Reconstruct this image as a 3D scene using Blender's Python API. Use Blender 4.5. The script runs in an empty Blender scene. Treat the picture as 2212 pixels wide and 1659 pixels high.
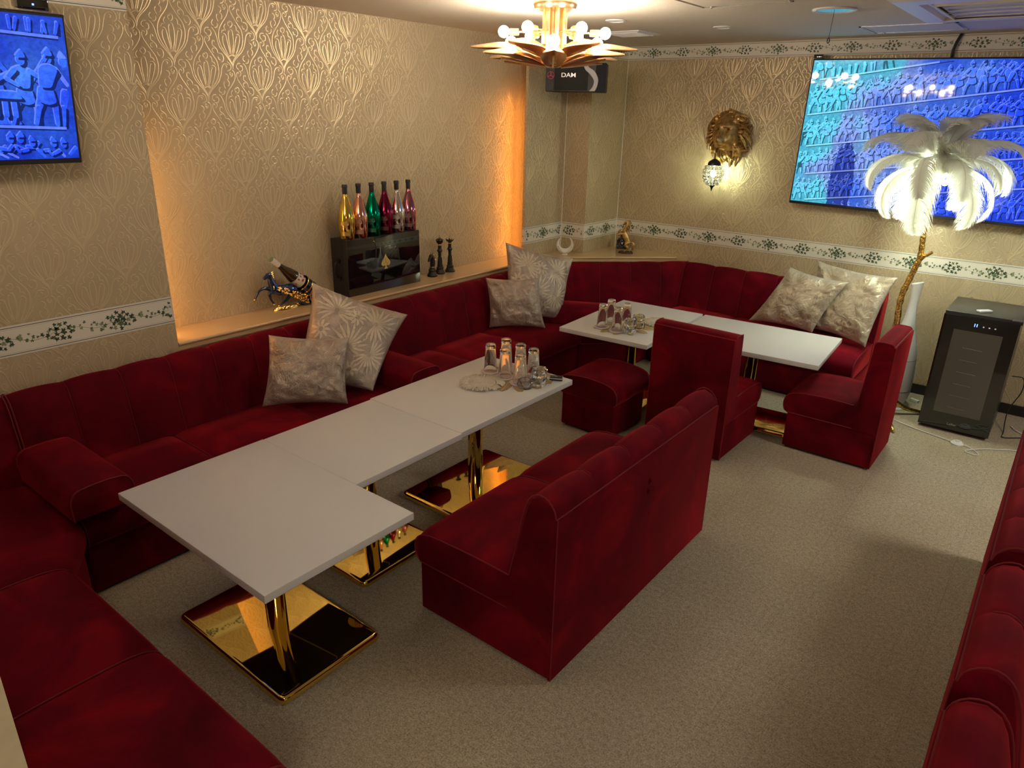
import bpy, bmesh, math, random
from math import pi, sin, cos, radians as R, sqrt, atan2
from mathutils import Vector, Matrix, noise
V = Vector
scene = bpy.context.scene
C = scene.collection

# ------------------------------------------------------------------ camera, world, exposure
CH = 1.85
ya, pa, ra = -0.660478, 0.367835, 0.0232188
fw = V((sin(ya)*cos(pa), cos(ya)*cos(pa), -sin(pa)))
rt = V((cos(ya), -sin(ya), 0)); up = rt.cross(fw)
r2 = rt*cos(ra)+up*sin(ra); u2 = -rt*sin(ra)+up*cos(ra)
cd = bpy.data.cameras.new('camera'); cam = bpy.data.objects.new('camera', cd); C.objects.link(cam)
cam.matrix_world = Matrix(((r2.x, u2.x, -fw.x, 0), (r2.y, u2.y, -fw.y, 0), (r2.z, u2.z, -fw.z, CH), (0, 0, 0, 1)))
cd.sensor_width = 36; cd.lens = 1526.9/2212*36; cd.clip_start = 0.02; cd.clip_end = 50
scene.camera = cam
scene.view_settings.view_transform = 'Standard'
scene.view_settings.look = 'None'
scene.view_settings.exposure = 0.80
scene.view_settings.gamma = 1
scene.cycles.caustics_reflective = False
scene.view_settings.use_curve_mapping = False
w = bpy.data.worlds.new('world'); scene.world = w; w.use_nodes = True
w.node_tree.nodes['Background'].inputs[0].default_value = (1, .9, .75, 1)
w.node_tree.nodes['Background'].inputs[1].default_value = 0.02
BULB = 72.0        # emission of the chandelier bulbs
LED = 15.0
TVE = 0.62

# ------------------------------------------------------------------ materials
def mat(name, col=(.8, .8, .8), rough=.5, metal=0, **k):
    m = bpy.data.materials.new(name); m.use_nodes = True
    b = m.node_tree.nodes['Principled BSDF']
    b.inputs['Base Color'].default_value = (*col, 1); b.inputs['Roughness'].default_value = rough
    b.inputs['Metallic'].default_value = metal
    for n, v in k.items():
        n = n.replace('_', ' ')
        b.inputs[n].default_value = v
    return m
class NT:
    """small helper that writes node graphs"""
    def __init__(s, m): s.t = m.node_tree; s.b = s.t.nodes.get('Principled BSDF')
    def n(s, ty, **k):
        x = s.t.nodes.new(ty)
        for a, v in k.items(): setattr(x, a, v)
        return x
    def l(s, a, b): s.t.links.new(a, b)
    def coord(s, scale=(1, 1, 1), rot=(0, 0, 0), loc=(0, 0, 0)):
        c = s.n('ShaderNodeTexCoord'); mp = s.n('ShaderNodeMapping')
        mp.inputs['Scale'].default_value = scale; mp.inputs['Rotation'].default_value = rot; mp.inputs['Location'].default_value = loc
        s.l(c.outputs['Object'], mp.inputs[0]); return mp.outputs[0]
    def noise(s, vec, scale, detail=3, rough=.5, dist=0):
        x = s.n('ShaderNodeTexNoise'); x.inputs['Scale'].default_value = scale; x.inputs['Detail'].default_value = detail
        x.inputs['Roughness'].default_value = rough; x.inputs['Distortion'].default_value = dist; s.l(vec, x.inputs['Vector']); return x.outputs['Fac']
    def ramp(s, fac, pts):
        x = s.n('ShaderNodeValToRGB'); e = x.color_ramp.elements
        while len(e) < len(pts): e.new(.5)
        for i, (p, c) in enumerate(pts): e[i].position = p; e[i].color = (*c, 1) if len(c) == 3 else c
        s.l(fac, x.inputs[0]); return x.outputs[0]
    def math(s, op, a, b=None, c=None):
        x = s.n('ShaderNodeMath', operation=op)
        for i, v in enumerate((a, b, c)):
            if v is None: continue
            if isinstance(v, (int, float)): x.inputs[i].default_value = v
            else: s.l(v, x.inputs[i])
        return x.outputs[0]
    def mix(s, f, a, b, bt='MIX'):
        x = s.n('ShaderNodeMix', data_type='RGBA', blend_type=bt)
        for i, v in ((0, f), (6, a), (7, b)):
            if isinstance(v, (int, float)): x.inputs[i].default_value = v
            elif isinstance(v, tuple): x.inputs[i].default_value = (*v, 1)
            else: s.l(v, x.inputs[i])
        return x.outputs[2]
    def bump(s, h, strength=.3, dist=.01):
        x = s.n('ShaderNodeBump'); x.inputs['Strength'].default_value = strength; x.inputs['Distance'].default_value = dist
        s.l(h, x.inputs['Height']); s.l(x.outputs[0], s.b.inputs['Normal'])

def noisy(name, c1, c2, scale, rough=.6, bump=.2, bd=.003, detail=4, lo=.35, hi=.65, coordscale=(1, 1, 1), **k):
    m = mat(name, c1, rough, **k); t = NT(m); v = t.coord(coordscale); f = t.noise(v, scale, detail)
    t.l(t.ramp(f, [(lo, c1), (hi, c2)]), t.b.inputs['Base Color'])
    if bump: t.bump(f, bump, bd)
    return m

WALLC = (.60, .47, .27)
m_wall = noisy('wallpaper_cream', (.47, .375, .235), (.50, .40, .25), 700, .55, .25, .0006, 2)
m_emb = mat('wallpaper_emboss', (.63, .515, .33), .40, .42)
m_wall_plain = noisy('painted_wall', (.56, .45, .28), (.6, .48, .3), 90, .7, .2, .001)
m_border = mat('border_paper', (.80, .75, .66), .5)
m_bline = mat('border_line', (.06, .09, .10), .5)
m_bthin = mat('border_thin_line', (.42, .36, .28), .5)
m_leafd = mat('ivy_dark', (.035, .065, .03), .5); m_leafm = mat('ivy_mid', (.10, .15, .065), .5); m_leafl = mat('ivy_light', (.26, .30, .17), .5)
m_ceil = noisy('ceiling_texture', (.62, .55, .45), (.72, .64, .53), 260, .8, .6, .003, 3)
m_black = mat('black_plastic', (.012, .012, .014), .35)
m_gblack = mat('glossy_black', (.006, .006, .008), .04, Coat_Weight=1.0, Coat_Roughness=.02)
m_satinblack = mat('satin_black', (.02, .02, .022), .3)
m_white = mat('white_plastic', (.8, .8, .8), .35)
m_ceilwhite = mat('ceiling_fitting_white', (.72, .72, .74), .3)
m_brass = mat('polished_brass', (.88, .66, .20), .035, 1.0)
m_chbrass = mat('chandelier_brass', (.80, .53, .31), .27, 1.0)
m_gold = noisy('hammered_gold', (.75, .50, .12), (.9, .64, .2), 60, .25, .8, .01, 3, metal=1.0)
m_agold = noisy('antique_gold', (.36, .21, .07), (.70, .46, .18), 35, .38, .5, .004, 3, metal=.85)
m_bgold = mat('bright_gold', (.85, .6, .22), .2, 1.0)
m_foot = mat('black_foot', (.01, .01, .01), .6)
m_steel = mat('steel', (.6, .6, .62), .25, 1.0)
m_shelf = mat('shelf_laminate', (.66, .46, .25), .16, Coat_Weight=.4, Coat_Roughness=.08)
m_pink = noisy('pink_stone', (.62, .50, .50), (.72, .60, .60), 60, .4, .05, .002)
m_ceramic = mat('white_ceramic', (.78, .74, .68), .15)
m_frost = mat('silver_frost', (.55, .56, .58), .3, .8)

def velvet():
    m = mat('red_velvet', (.16, .004, .010), .8, Sheen_Weight=.5, Sheen_Roughness=.35, Sheen_Tint=(1, .06, .07, 1), Specular_IOR_Level=.08)
    t = NT(m); v = t.coord(); f = t.noise(v, 3.2, 5, .6, .6); f2 = t.noise(v, 900, 2)
    t.l(t.ramp(f, [(.30, (.070, .0010, .007)), (.50, (.128, .0018, .009)), (.70, (.25, .004, .012))]), t.b.inputs['Base Color'])
    t.bump(f2, .25, .001); return m
m_velvet = velvet()
m_pipe = mat('red_piping', (.20, .006, .012), .7, Sheen_Weight=.35, Sheen_Roughness=.3, Sheen_Tint=(1, .12, .12, 1))

def carpet():
    m = mat('carpet_loop', (.4, .33, .22), .95, Specular_IOR_Level=.1); t = NT(m); v = t.coord()
    a = t.noise(v, 190, 3, .6); b = t.noise(v, 60, 3, .6); c = t.noise(v, 2.0, 3)
    s = t.math('ADD', t.math('MULTIPLY', a, .7), t.math('MULTIPLY', b, .3))
    col = t.ramp(s, [(.36, (.26, .22, .155)), (.5, (.49, .42, .305)), (.64, (.72, .63, .48))])
    col2 = t.mix(t.ramp(c, [(.35, (.0, .0, .0)), (.7, (.25, .25, .25))]), col, (.30, .22, .13))
    # faint joints of the half-metre carpet tiles
    sp = t.n('ShaderNodeSeparateXYZ'); t.l(t.coord((2, 2, 2), (0, 0, R(0)), (.13, .31, 0)), sp.inputs[0])
    gx = t.math('ABSOLUTE', t.math('SUBTRACT', t.math('FRACT', sp.outputs[0]), .5)); gy = t.math('ABSOLUTE', t.math('SUBTRACT', t.math('FRACT', sp.outputs[1]), .5))
    g = t.math('MAXIMUM', gx, gy); j = t.math('GREATER_THAN', g, .4965)
    # each tile laid with its own pile direction: very slightly different tone
    wn = t.n('ShaderNodeTexWhiteNoise'); wn.noise_dimensions = '2D'
    fl = t.n('ShaderNodeVectorMath', operation='FLOOR'); t.l(t.coord((2, 2, 2), (0, 0, R(0)), (.13, .31, 0)), fl.inputs[0]); t.l(fl.outputs[0], wn.inputs['Vector'])
    tone = t.mix(t.math('MULTIPLY', wn.outputs[0], .13), col2, (.3, .25, .17))
    t.l(t.mix(t.math('MULTIPLY', j, .18), tone, (.14, .11, .07)), t.b.inputs['Base Color'])
    t.bump(s, .9, .005); return m
m_carpet = carpet()
def tabletop():
    m = mat('white_tabletop', (.78, .77, .76), .32, Specular_IOR_Level=.35); t = NT(m); t.bump(t.noise(t.coord(), 900, 2), .12, .0004); return m
m_table = tabletop(); m_edge = mat('table_edge', (.70, .68, .66), .4)

def satin(name, c1, c2, patt):
    m = mat(name, c1, .32, .35, Sheen_Weight=.3); t = NT(m); v = t.coord()
    f = t.noise(v, 9, 4, .6, 1.5); t.l(t.ramp(f, [(.3, c1), (.7, c2)]), t.b.inputs['Base Color'])
    t.bump(t.noise(v, 14, 4, .6, 2.0), .55, .02); return m
m_satin = satin('champagne_satin', (.38, .30, .25), (.50, .41, .34), 0)
m_satinleaf = mat('satin_leaf_print', (.66, .55, .42), .42, .15)
m_satin2 = satin('cream_satin', (.50, .43, .33), (.64, .56, .44), 0)
m_satinleaf2 = mat('cream_leaf_print', (.46, .37, .26), .45, .1)

def glass(name, col=(1, 1, 1), rough=0.0, ior=1.45):
    m = mat(name, col, rough, IOR=ior, Transmission_Weight=1.0); return m
m_glass = glass('clear_glass'); m_crys = glass('crystal_glass', (.98, 1, 1), .03)
m_amberglass = glass('brown_bottle_glass', (.12, .05, .01), .02)
def emit(name, col, s):
    m = bpy.data.materials.new(name); m.use_nodes = True; t = m.node_tree
    b = t.nodes['Principled BSDF']; b.inputs['Base Color'].default_value = (*col, 1); b.inputs['Emission Color'].default_value = (*col, 1); b.inputs['Emission Strength'].default_value = s
    return m
m_bulb = emit('lit_bulb', (1, .86, .68), BULB)
m_ledwarm = emit('warm_led', (1, .40, .07), LED)
m_lampbulb = emit('feather_lamp_bulb', (.90, 1, .76), 230)
m_lionbulb = emit('sconce_bulb', (.90, 1, .62), 190)
m_ledblue = emit('blue_led', (.05, .12, 1), 6)
m_ledwhite = emit('dim_icon', (.5, .55, .7), .25)

def feather_mat():
    m = bpy.data.materials.new('ostrich_feather'); m.use_nodes = True; t = NT(m); t.t.nodes.remove(t.b)
    o = t.t.nodes['Material Output']; d = t.n('ShaderNodeBsdfDiffuse'); d.inputs[0].default_value = (.86, .85, .80, 1)
    tr = t.n('ShaderNodeBsdfTranslucent'); tr.inputs[0].default_value = (.88, .88, .80, 1)
    mx = t.n('ShaderNodeMixShader'); mx.inputs[0].default_value = .34; t.l(d.outputs[0], mx.inputs[1]); t.l(tr.outputs[0], mx.inputs[2]); t.l(mx.outputs[0], o.inputs[0])
    return m
m_feather = feather_mat(); m_rachis = mat('feather_quill', (.62, .58, .48), .5)

def screen_mat(name, big, tone, lift=0.0):
    """one tone of the blue-lit stone relief footage shown on a screen"""
    m = bpy.data.materials.new(name); m.use_nodes = True; t = NT(m)
    t.b.inputs['Base Color'].default_value = (.004, .004, .006, 1); t.b.inputs['Roughness'].default_value = .03; t.b.inputs['Specular IOR Level'].default_value = .25
    base = t.coord(); sp = t.n('ShaderNodeSeparateXYZ'); t.l(base, sp.inputs[0]); nz = t.noise(base, 3.0 if big else 5, 3)
    fine = t.noise(base, 60, 4, .7)
    if big:   # cyan light towards the left of the picture shown, deep blue on the right
        f = t.math('ADD', t.math('MULTIPLY', sp.outputs[0], -.80), t.math('MULTIPLY', t.math('SUBTRACT', nz, .5), 1.5))
        f = t.math('ADD', f, t.math('MULTIPLY', sp.outputs[2], .25))
        colr = t.ramp(t.math('ADD', f, .36), [(.12, (.02, .08, 1.0)), (.42, (.07, .20, 1.0)), (.66, (.26, .40, 1.0)), (.90, (.12, .72, 1.0))])
        dx = t.math('DIVIDE', t.math('ADD', sp.outputs[0], .50), .085); dz = t.math('DIVIDE', t.math('ADD', sp.outputs[2], .33), .30)
        dd = t.math('ADD', t.math('ADD', t.math('MULTIPLY', dx, dx), t.math('MULTIPLY', dz, dz)), t.math('MULTIPLY', fine, .9))
        colr = t.mix(t.math('MULTIPLY', t.math('LESS_THAN', dd, 1.35), .88), colr, (.01, .035, .45))
    else:
        colr = t.ramp(nz, [(.3, (.012, .05, .85)), (.6, (.035, .14, 1.0)), (.8, (.07, .24, 1.0))])
    k = t.math('ADD', t.math('MULTIPLY', t.math('SUBTRACT', fine, .5), 1.6*tone), tone)
    cb = t.n('ShaderNodeCombineXYZ')
    for q in range(3): t.l(k, cb.inputs[q])
    out = t.mix(1.0, colr, cb.outputs[0], 'MULTIPLY')
    if lift: out = t.mix(lift, out, (.75, .85, 1.0))
    t.l(out, t.b.inputs['Emission Color']); t.b.inputs['Emission Strength'].default_value = TVE
    return m
m_screen_big = [screen_mat('screen_wide_ground', True, .62), screen_mat('screen_wide_groove', True, .16), screen_mat('screen_wide_raised', True, .95), screen_mat('screen_wide_ridge', True, 1.05, .22)]
m_screen_small = [screen_mat('screen_small_ground', False, .60), screen_mat('screen_small_groove', False, .14), screen_mat('screen_small_raised', False, 1.0), screen_mat('screen_small_ridge', False, 1.1, .12)]

# ------------------------------------------------------------------ mesh helpers
class MB:
    def __init__(s): s.v = []; s.f = []; s.m = []
    def add(s, vs, fs, mi=0, M=None):
        o = len(s.v)
        s.v.extend((M @ V(p)) if M else V(p) for p in vs)
        s.f.extend([tuple(i+o for i in f) for f in fs]); s.m.extend([mi]*len(fs)); return s
    def box(s, x0, x1, y0, y1, z0, z1, mi=0, M=None, b=0):
        if b:
            bm = bmesh.new(); bmesh.ops.create_cube(bm, size=1)
            for q in bm.verts: q.co = V(((x0+x1)/2+q.co.x*(x1-x0), (y0+y1)/2+q.co.y*(y1-y0), (z0+z1)/2+q.co.z*(z1-z0)))
            bmesh.ops.bevel(bm, geom=bm.edges[:], offset=b, segments=3, affect='EDGES', profile=.5)
            bm.verts.index_update(); s.add([q.co for q in bm.verts], [[q.index for q in f.verts] for f in bm.faces], mi, M); bm.free(); return s
        return s.add([(x0, y0, z0), (x1, y0, z0), (x1, y1, z0), (x0, y1, z0), (x0, y0, z1), (x1, y0, z1), (x1, y1, z1), (x0, y1, z1)],
                     [(3, 2, 1, 0), (4, 5, 6, 7), (0, 1, 5, 4), (1, 2, 6, 5), (2, 3, 7, 6), (3, 0, 4, 7)], mi, M)
    def loft(s, rings, mi=0, cap0=True, cap1=True, closed=True, M=None):
        n = len(rings[0]); vs = [p for r in rings for p in r]; fs = []
        for i in range(len(rings)-1):
            for j in range(n if closed else n-1):
                k = (j+1) % n; fs.append((i*n+j, i*n+k, (i+1)*n+k, (i+1)*n+j))
        if cap0: fs.append(tuple(range(n-1, -1, -1)))
        if cap1: fs.append(tuple((len(rings)-1)*n+j for j in range(n)))
        return s.add(vs, fs, mi, M)
    def lathe(s, prof, seg=24, c=(0, 0, 0), mi=0, M=None, cap0=True, cap1=True, squash=1):
        rings = [[(c[0]+r*cos(2*pi*j/seg), c[1]+r*squash*sin(2*pi*j/seg), c[2]+z) for j in range(seg)] for r, z in prof]
        return s.loft(rings, mi, cap0, cap1, M=M)
    def tube(s, pts, rad, seg=8, mi=0, M=None, closed=False, flat=1.0, upv=None):
        pts = [V(p) for p in pts]; n = len(pts); rs = rad if isinstance(rad, (list, tuple)) else [rad]*n
        rings = []; prev = None
        for i, p in enumerate(pts):
            a = pts[i-1] if (i > 0 or closed) else p; b = pts[(i+1) % n] if (i < n-1 or closed) else p
            d = (b-a); d = d.normalized() if d.length > 1e-9 else V((0, 0, 1))
            if prev is None:
                q = V(upv) if upv else (V((0, 0, 1)) if abs(d.z) < .9 else V((1, 0, 0)))
                x = d.cross(q).normalized()
            else:
                x = (prev - d*prev.dot(d)); x = x.normalized() if x.length > 1e-9 else d.orthogonal().normalized()
            prev = x; y = d.cross(x)
            rings.append([tuple(p + x*(rs[i]*cos(2*pi*j/seg)) + y*(rs[i]*flat*sin(2*pi*j/seg))) for j in range(seg)])
        if closed: rings.append(rings[0]); return s.loft(rings, mi, False, False, M=M)
        return s.loft(rings, mi, M=M)
    def prism(s, poly, z0, z1, mi=0, M=None):
        n = len(poly); vs = [(x, y, z0) for x, y in poly]+[(x, y, z1) for x, y in poly]
        fs = [tuple(range(n-1, -1, -1)), tuple(range(n, 2*n))]+[(i, (i+1) % n, n+(i+1) % n, n+i) for i in range(n)]
        return s.add(vs, fs, mi, M)
    def sphere(s, c, r, seg=16, rings=10, mi=0, sc=(1, 1, 1), M=None):
        prof = [(r*sin(pi*i/rings), -r*cos(pi*i/rings)) for i in range(rings+1)]
        prof[0] = (1e-5, -r); prof[-1] = (1e-5, r)
        rg = [[(c[0]+a*cos(2*pi*j/seg)*sc[0], c[1]+a*sin(2*pi*j/seg)*sc[1], c[2]+z*sc[2]) for j in range(seg)] for a, z in prof]
        return s.loft(rg, mi, M=M)
    def build(s, name, mats, parent=None, loc=(0, 0, 0), rotz=0, smooth=True, ang=38, label=None):
        me = bpy.data.meshes.new(name); me.from_pydata([tuple(p) for p in s.v], [], s.f)
        mats = mats if isinstance(mats, (list, tuple)) else [mats]
        for m in mats: me.materials.append(m)
        if len(mats) > 1: me.polygons.foreach_set('material_index', s.m)
        me.validate(); me.update()
        if smooth:
            me.shade_smooth(); me.set_sharp_from_angle(angle=R(ang))
        o = bpy.data.objects.new(name, me); C.objects.link(o)
        if parent: o.parent = parent
        o.location = loc; o.rotation_euler = (0, 0, rotz)
        if label: o['label'] = label
        return o
def fixn(o):
    bm = bmesh.new(); bm.from_mesh(o.data); bmesh.ops.recalc_face_normals(bm, faces=bm.faces[:]); bm.to_mesh(o.data); bm.free(); return o
def tag(o, label, cat, group=None):
    o['label'] = label; o['category'] = cat
    if group: o['group'] = group
    return o
def thing(name, label, cat, loc=(0, 0, 0), rotz=0, group=None):
    o = bpy.data.objects.new(name, None); C.objects.link(o); o.location = loc; o.rotation_euler = (0, 0, rotz); o.empty_display_size = .05
    return tag(o, label, cat, group)
def struct(o): o['kind'] = 'structure'; return o
def dup(root, loc, rotz, label=None, group=None):
    r = root.copy(); C.objects.link(r); r.location = loc; r.rotation_euler = (0, 0, rotz)
    if label: r['label'] = label
    if group: r['group'] = group
    for ch in [o for o in root.children]:
        c = ch.copy(); C.objects.link(c); c.parent = r
        for g in list(ch.children):
            d = g.copy(); C.objects.link(d); d.parent = c
    return r
def smoothline(pts, n=4, closed=False):
    pts = [V(p) if len(p) == 3 else V((p[0], p[1], 0)) for p in pts]; out = []; N = len(pts)
    for i in range(N if closed else N-1):
        p1, p2 = pts[i], pts[(i+1) % N]
        p0 = pts[i-1] if (i > 0 or closed) else p1*2-p2; p3 = pts[(i+2) % N] if (i < N-2 or closed) else p2*2-p1
        for k in range(n):
            t = k/n; out.append(.5*((2*p1)+(p2-p0)*t+(2*p0-5*p1+4*p2-p3)*t*t+(3*p1-p0-3*p2+p3)*t**3))
    if not closed: out.append(pts[-1])
    return out
def interp(rs, n):
    out = []
    for i in range(len(rs)-1):
        for k in range(n): t = k/n; out.append(rs[i]*(1-t)+rs[i+1]*t)
    return out+[rs[-1]]
def basis(o, x, y, z):   # matrix whose columns are the axes
    return Matrix(((x[0], y[0], z[0], o[0]), (x[1], y[1], z[1], o[1]), (x[2], y[2], z[2], o[2]), (0, 0, 0, 1)))
def text_mesh(txt, size, depth, name, m, parent, M, bold=0):
    cu = bpy.data.curves.new('t', 'FONT'); cu.body = txt; cu.size = size; cu.extrude = depth; cu.align_x = 'CENTER'; cu.align_y = 'CENTER'; cu.offset = bold
    to = bpy.data.objects.new('t', cu); C.objects.link(to); dg = bpy.context.evaluated_depsgraph_get()
    me = bpy.data.meshes.new_from_object(to.evaluated_get(dg)); bpy.data.objects.remove(to); me.name = name
    me.transform(M); me.materials.clear(); me.materials.append(m)
    o = bpy.data.objects.new(name, me); C.objects.link(o); o.parent = parent; return o

# ------------------------------------------------------------------ room shell
ZC = 2.367; XN = -3.33; XR = -3.60; YB = 5.60; YN = 1.60; XL = -3.445; XS = -3.215; YP = 4.55; YS = 5.07; XE = 3.4; YE = -3.0
struct(MB().box(-3.75, XE+.1, YE-.1, YB+.1, -.1, 0).build('floor', m_carpet, smooth=False))
struct(MB().box(-3.75, XE+.1, YE-.1, YB+.1, ZC, ZC+.1).build('ceiling', m_ceil, smooth=False))

# wallpaper motif traced in metres: the tip of the ogee is the origin, 0.31 m repeat, half drop
_T = [
 [(905,355),(940,310),(925,255),(885,235)],
 [(905,305),(880,275),(850,280),(845,340),(880,420),(950,520),(1040,640),(1110,730),(1150,830),(1170,940),(1165,1060),(1135,1160),(1080,1260),(1020,1350),(980,1440),(972,1530)],
 [(735,220),(790,270),(815,350),(800,450),(755,550),(700,640),(660,740),(645,850),(655,960),(690,1060),(760,1180),(850,1290),(920,1380),(962,1460),(975,1530)],
 [(485,750),(540,800),(585,880),(620,980),(655,1080),(710,1170),(790,1260),(870,1350),(940,1440),(965,1490)],
 [(1370,810),(1310,790),(1260,810),(1235,870),(1225,960),(1215,1060),(1180,1170),(1120,1260),(1050,1350),(1000,1450),(988,1600)],
 [(1330,745),(1390,780),(1425,850),(1415,910),(1355,945)], [(1300,825),(1335,840),(1325,880)],
 [(440,765),(385,760),(350,800),(360,860),(410,895)], [(420,810),(465,810),(490,860),(480,910),(430,925)],
 [(875,755),(915,770),(945,850),(965,950),(975,1060),(970,1160),(955,1265)], [(880,800),(860,790),(850,810),(855,880),(870,980),(890,1080),(915,1180),(935,1265)],
 [(740,850),(790,870),(825,960),(860,1080),(895,1190),(905,1270)], [(760,905),(738,905),(735,970),(755,1060),(800,1160),(850,1250),(885,1300)],
 [(1015,850),(1060,845),(1100,890),(1100,980),(1085,1090),(1060,1200),(1025,1310)], [(1050,900),(1025,900),(1015,970),(1010,1060),(1000,1160),(985,1265)],
 [(890,1325),(920,1300),(970,1290),(1015,1320)], [(950,1270),(990,1275),(1025,1310)],
 [(850,585),(900,600),(920,650),(900,700),(870,710)], [(870,620),(840,610),(822,640),(840,680),(865,680)],
 [(780,650),(750,690),(755,740),(790,790)], [(765,790),(720,790),(700,845)], [(960,655),(1000,680),(1015,730),(1015,775)], [(1020,770),(1065,780),(1090,830)],
 [(1050,365),(1040,330),(1005,335),(1000,380),(1015,430),(1070,470),(1115,520),(1125,580)], [(1065,490),(1020,490),(1008,530),(1030,570),(1050,565)],
 [(1145,580),(1210,590),(1255,660),(1250,730),(1210,760)], [(1130,650),(1150,680),(1165,715),(1200,715)],
 [(600,310),(650,335),(670,390),(640,435)], [(640,435),(690,480),(695,540),(670,570)], [(600,475),(578,510),(595,570),(628,620)],
 [(515,590),(485,630),(495,690),(545,715)], [(600,655),(612,700),(590,745),(545,750)], [(720,270),(690,290),(705,330),(735,330)], [(740,290),(755,325),(735,360),(705,360)]]
MOTIF = []
for line in _T:
    q = []
    for px, py in line:
        dx, dy = px-990, py-1600
        z = -dy/1375; 
        for _ in range(3): x = (dx+235*z)/1195; z = -(dy-5*x)/1375
        q.append((x*.31, z*.31))
    MOTIF.append([(p.x, p.y) for p in smoothline(q, 3)])
def ribbons(line, wd):
    """(left, centre, right) points of one embossed line"""
    out = []
    for i, (x, y) in enumerate(line):
        a = line[max(i-1, 0)]; b = line[min(i+1, len(line)-1)]; dx, dy = b[0]-a[0], b[1]-a[1]; L = sqrt(dx*dx+dy*dy) or 1
        k = wd*(.45 if i in (0, len(line)-1) else 1); nx, ny = -dy/L*k, dx/L*k
        out.append(((x+nx, y+ny), (x, y), (x-nx, y-ny)))
    return out
MR = [ribbons(l, .0036) for l in MOTIF]
def paper(name, o, xd, nd, W, z0, z1, phase, parent=None):
    """embossed wallpaper on a wall: o start corner, xd along the wall, nd out of the wall"""
    b = MB(); H = .0013
    for row in range(int((z0-1.0)//.155)-3, int((z1)//.155)+2):
        for col in range(-2, int(W/.31)+3):
            ox = phase[0]+col*.31+(.155 if row % 2 else 0); oz = phase[1]+row*.155
            for r in MR:
                if max(p[1][0] for p in r)+ox < 0 or min(p[1][0] for p in r)+ox > W or max(p[1][1] for p in r)+oz < z0 or min(p[1][1] for p in r)+oz > z1: continue
                run = []
                for L_, c_, R_ in r:
                    ok = .002 < c_[0]+ox < W-.002 and z0+.002 < c_[1]+oz < z1-.002
                    if ok: run.append((L_, c_, R_))
                    else:
                        if len(run) > 1: _emit(b, run, ox, oz, W, z0, z1, H)
                        run = []
                if len(run) > 1: _emit(b, run, ox, oz, W, z0, z1, H)
    M = basis(o, xd, nd, (0, 0, 1))
    for i, p in enumerate(b.v): b.v[i] = M @ p
    ob = b.build(name, m_emb, parent, ang=80)
    return ob
def _emit(b, run, ox, oz, W, z0, z1, H):
    cl = lambda p: (min(max(p[0]+ox, 0), W), min(max(p[1]+oz, z0), z1))
    vs = []
    for L_, c_, R_ in run:
        l, c, r = cl(L_), cl(c_), cl(R_); vs += [(l[0], .0001, l[1]), (c[0], H, c[1]), (r[0], .0001, r[1])]
    fs = []
    for i in range(len(run)-1):
        a = i*3; fs += [(a, a+1, a+4, a+3), (a+1, a+2, a+5, a+4)]
    b.add(vs, fs)

LEAF = [(0, -.05), (.14, -.32), (.42, -.30), (.36, -.04), (.62, .16), (.28, .24), (.10, .40), (0, .80), (-.10, .40), (-.28, .24), (-.62, .16), (-.36, -.04), (-.42, -.30), (-.14, -.32)]
def ivy_unit():
    rnd = random.Random(7); out = []
    for cx, n, sp, sz in ((0.0, 17, .070, .0285), (.25, 18, .076, .0290)):
        done = []
        for i in range(400):
            if len(done) >= n: break
            a = rnd.uniform(0, 2*pi); r = sqrt(rnd.random()); x, z = cos(a)*r*sp, sin(a)*r*.040*(1-.35*abs(cos(a))*r)
            if any((x-p)**2+(z-q)**2 < .0185**2 for p, q in done): continue
            done.append((x, z)); out.append((cx+x, z, sz*rnd.uniform(.62, 1.0)*(1.1-.35*r), rnd.uniform(0, 2*pi), rnd.choice((0, 0, 0, 1) if cx == 0 else (0, 0, 1, 1, 2))))
    for i in range(46):
        x = rnd.uniform(0, .5); z = .010*sin(x/.25*2*pi+.8)+rnd.uniform(-.026, .026)
        out.append((x, z, rnd.uniform(.010, .0165), rnd.uniform(0, 2*pi), rnd.choice((1, 2, 2, 1))))
    return out
IVY = ivy_unit()
def border(name, o, xd, nd, W, z0, z1, phase, parent=None):
    b = MB(); H = z1-z0; k = H/.126; e = .0016
    b.box(0, W, 0, e, z0, z1, 0)
    for zz, h_, mi in ((z0+.007*k, .0028, 1), (z1-.0098*k, .0028, 1), (z0+.0150*k, .0008, 2), (z1-.0158*k, .0008, 2)):
        b.box(0, W, e, e+.0003, zz, zz+h_, mi)
    zc = (z0+z1)/2
    pts = [(x*.02, e+.0004, zc+k*.014*sin((x*.02-phase)/.25*2*pi+.8)) for x in range(int(W/.02)+1)]
    for i in range(len(pts)-1):
        p, q = pts[i], pts[i+1]; b.add([(p[0], p[1], p[2]-.0006), (q[0], q[1], q[2]-.0006), (q[0], q[1], q[2]+.0006), (p[0], p[1], p[2]+.0006)], [(0, 1, 2, 3)], 3)
    c0 = -int(phase/.5)-2
    for u in range(c0, int(W/.5)+3):
        for j, (x, z, s, a, mi) in enumerate(IVY):
            X = x+u*.5+phase; s *= k
            if X < s*.8 or X > W-s*.8: continue
            b.add([(X+s*(px*cos(a)-py*sin(a)), e+.0005+.00001*(j % 9), zc+z*k+s*(px*sin(a)+py*cos(a))) for px, py in LEAF], [tuple(range(14))], 3+mi)
    M = basis(o, xd, nd, (0, 0, 1))
    for i, p in enumerate(b.v): b.v[i] = M @ p
    return b.build(name, [m_border, m_bline, m_bthin, m_leafd, m_leafm, m_leafl], parent, smooth=False)

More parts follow.
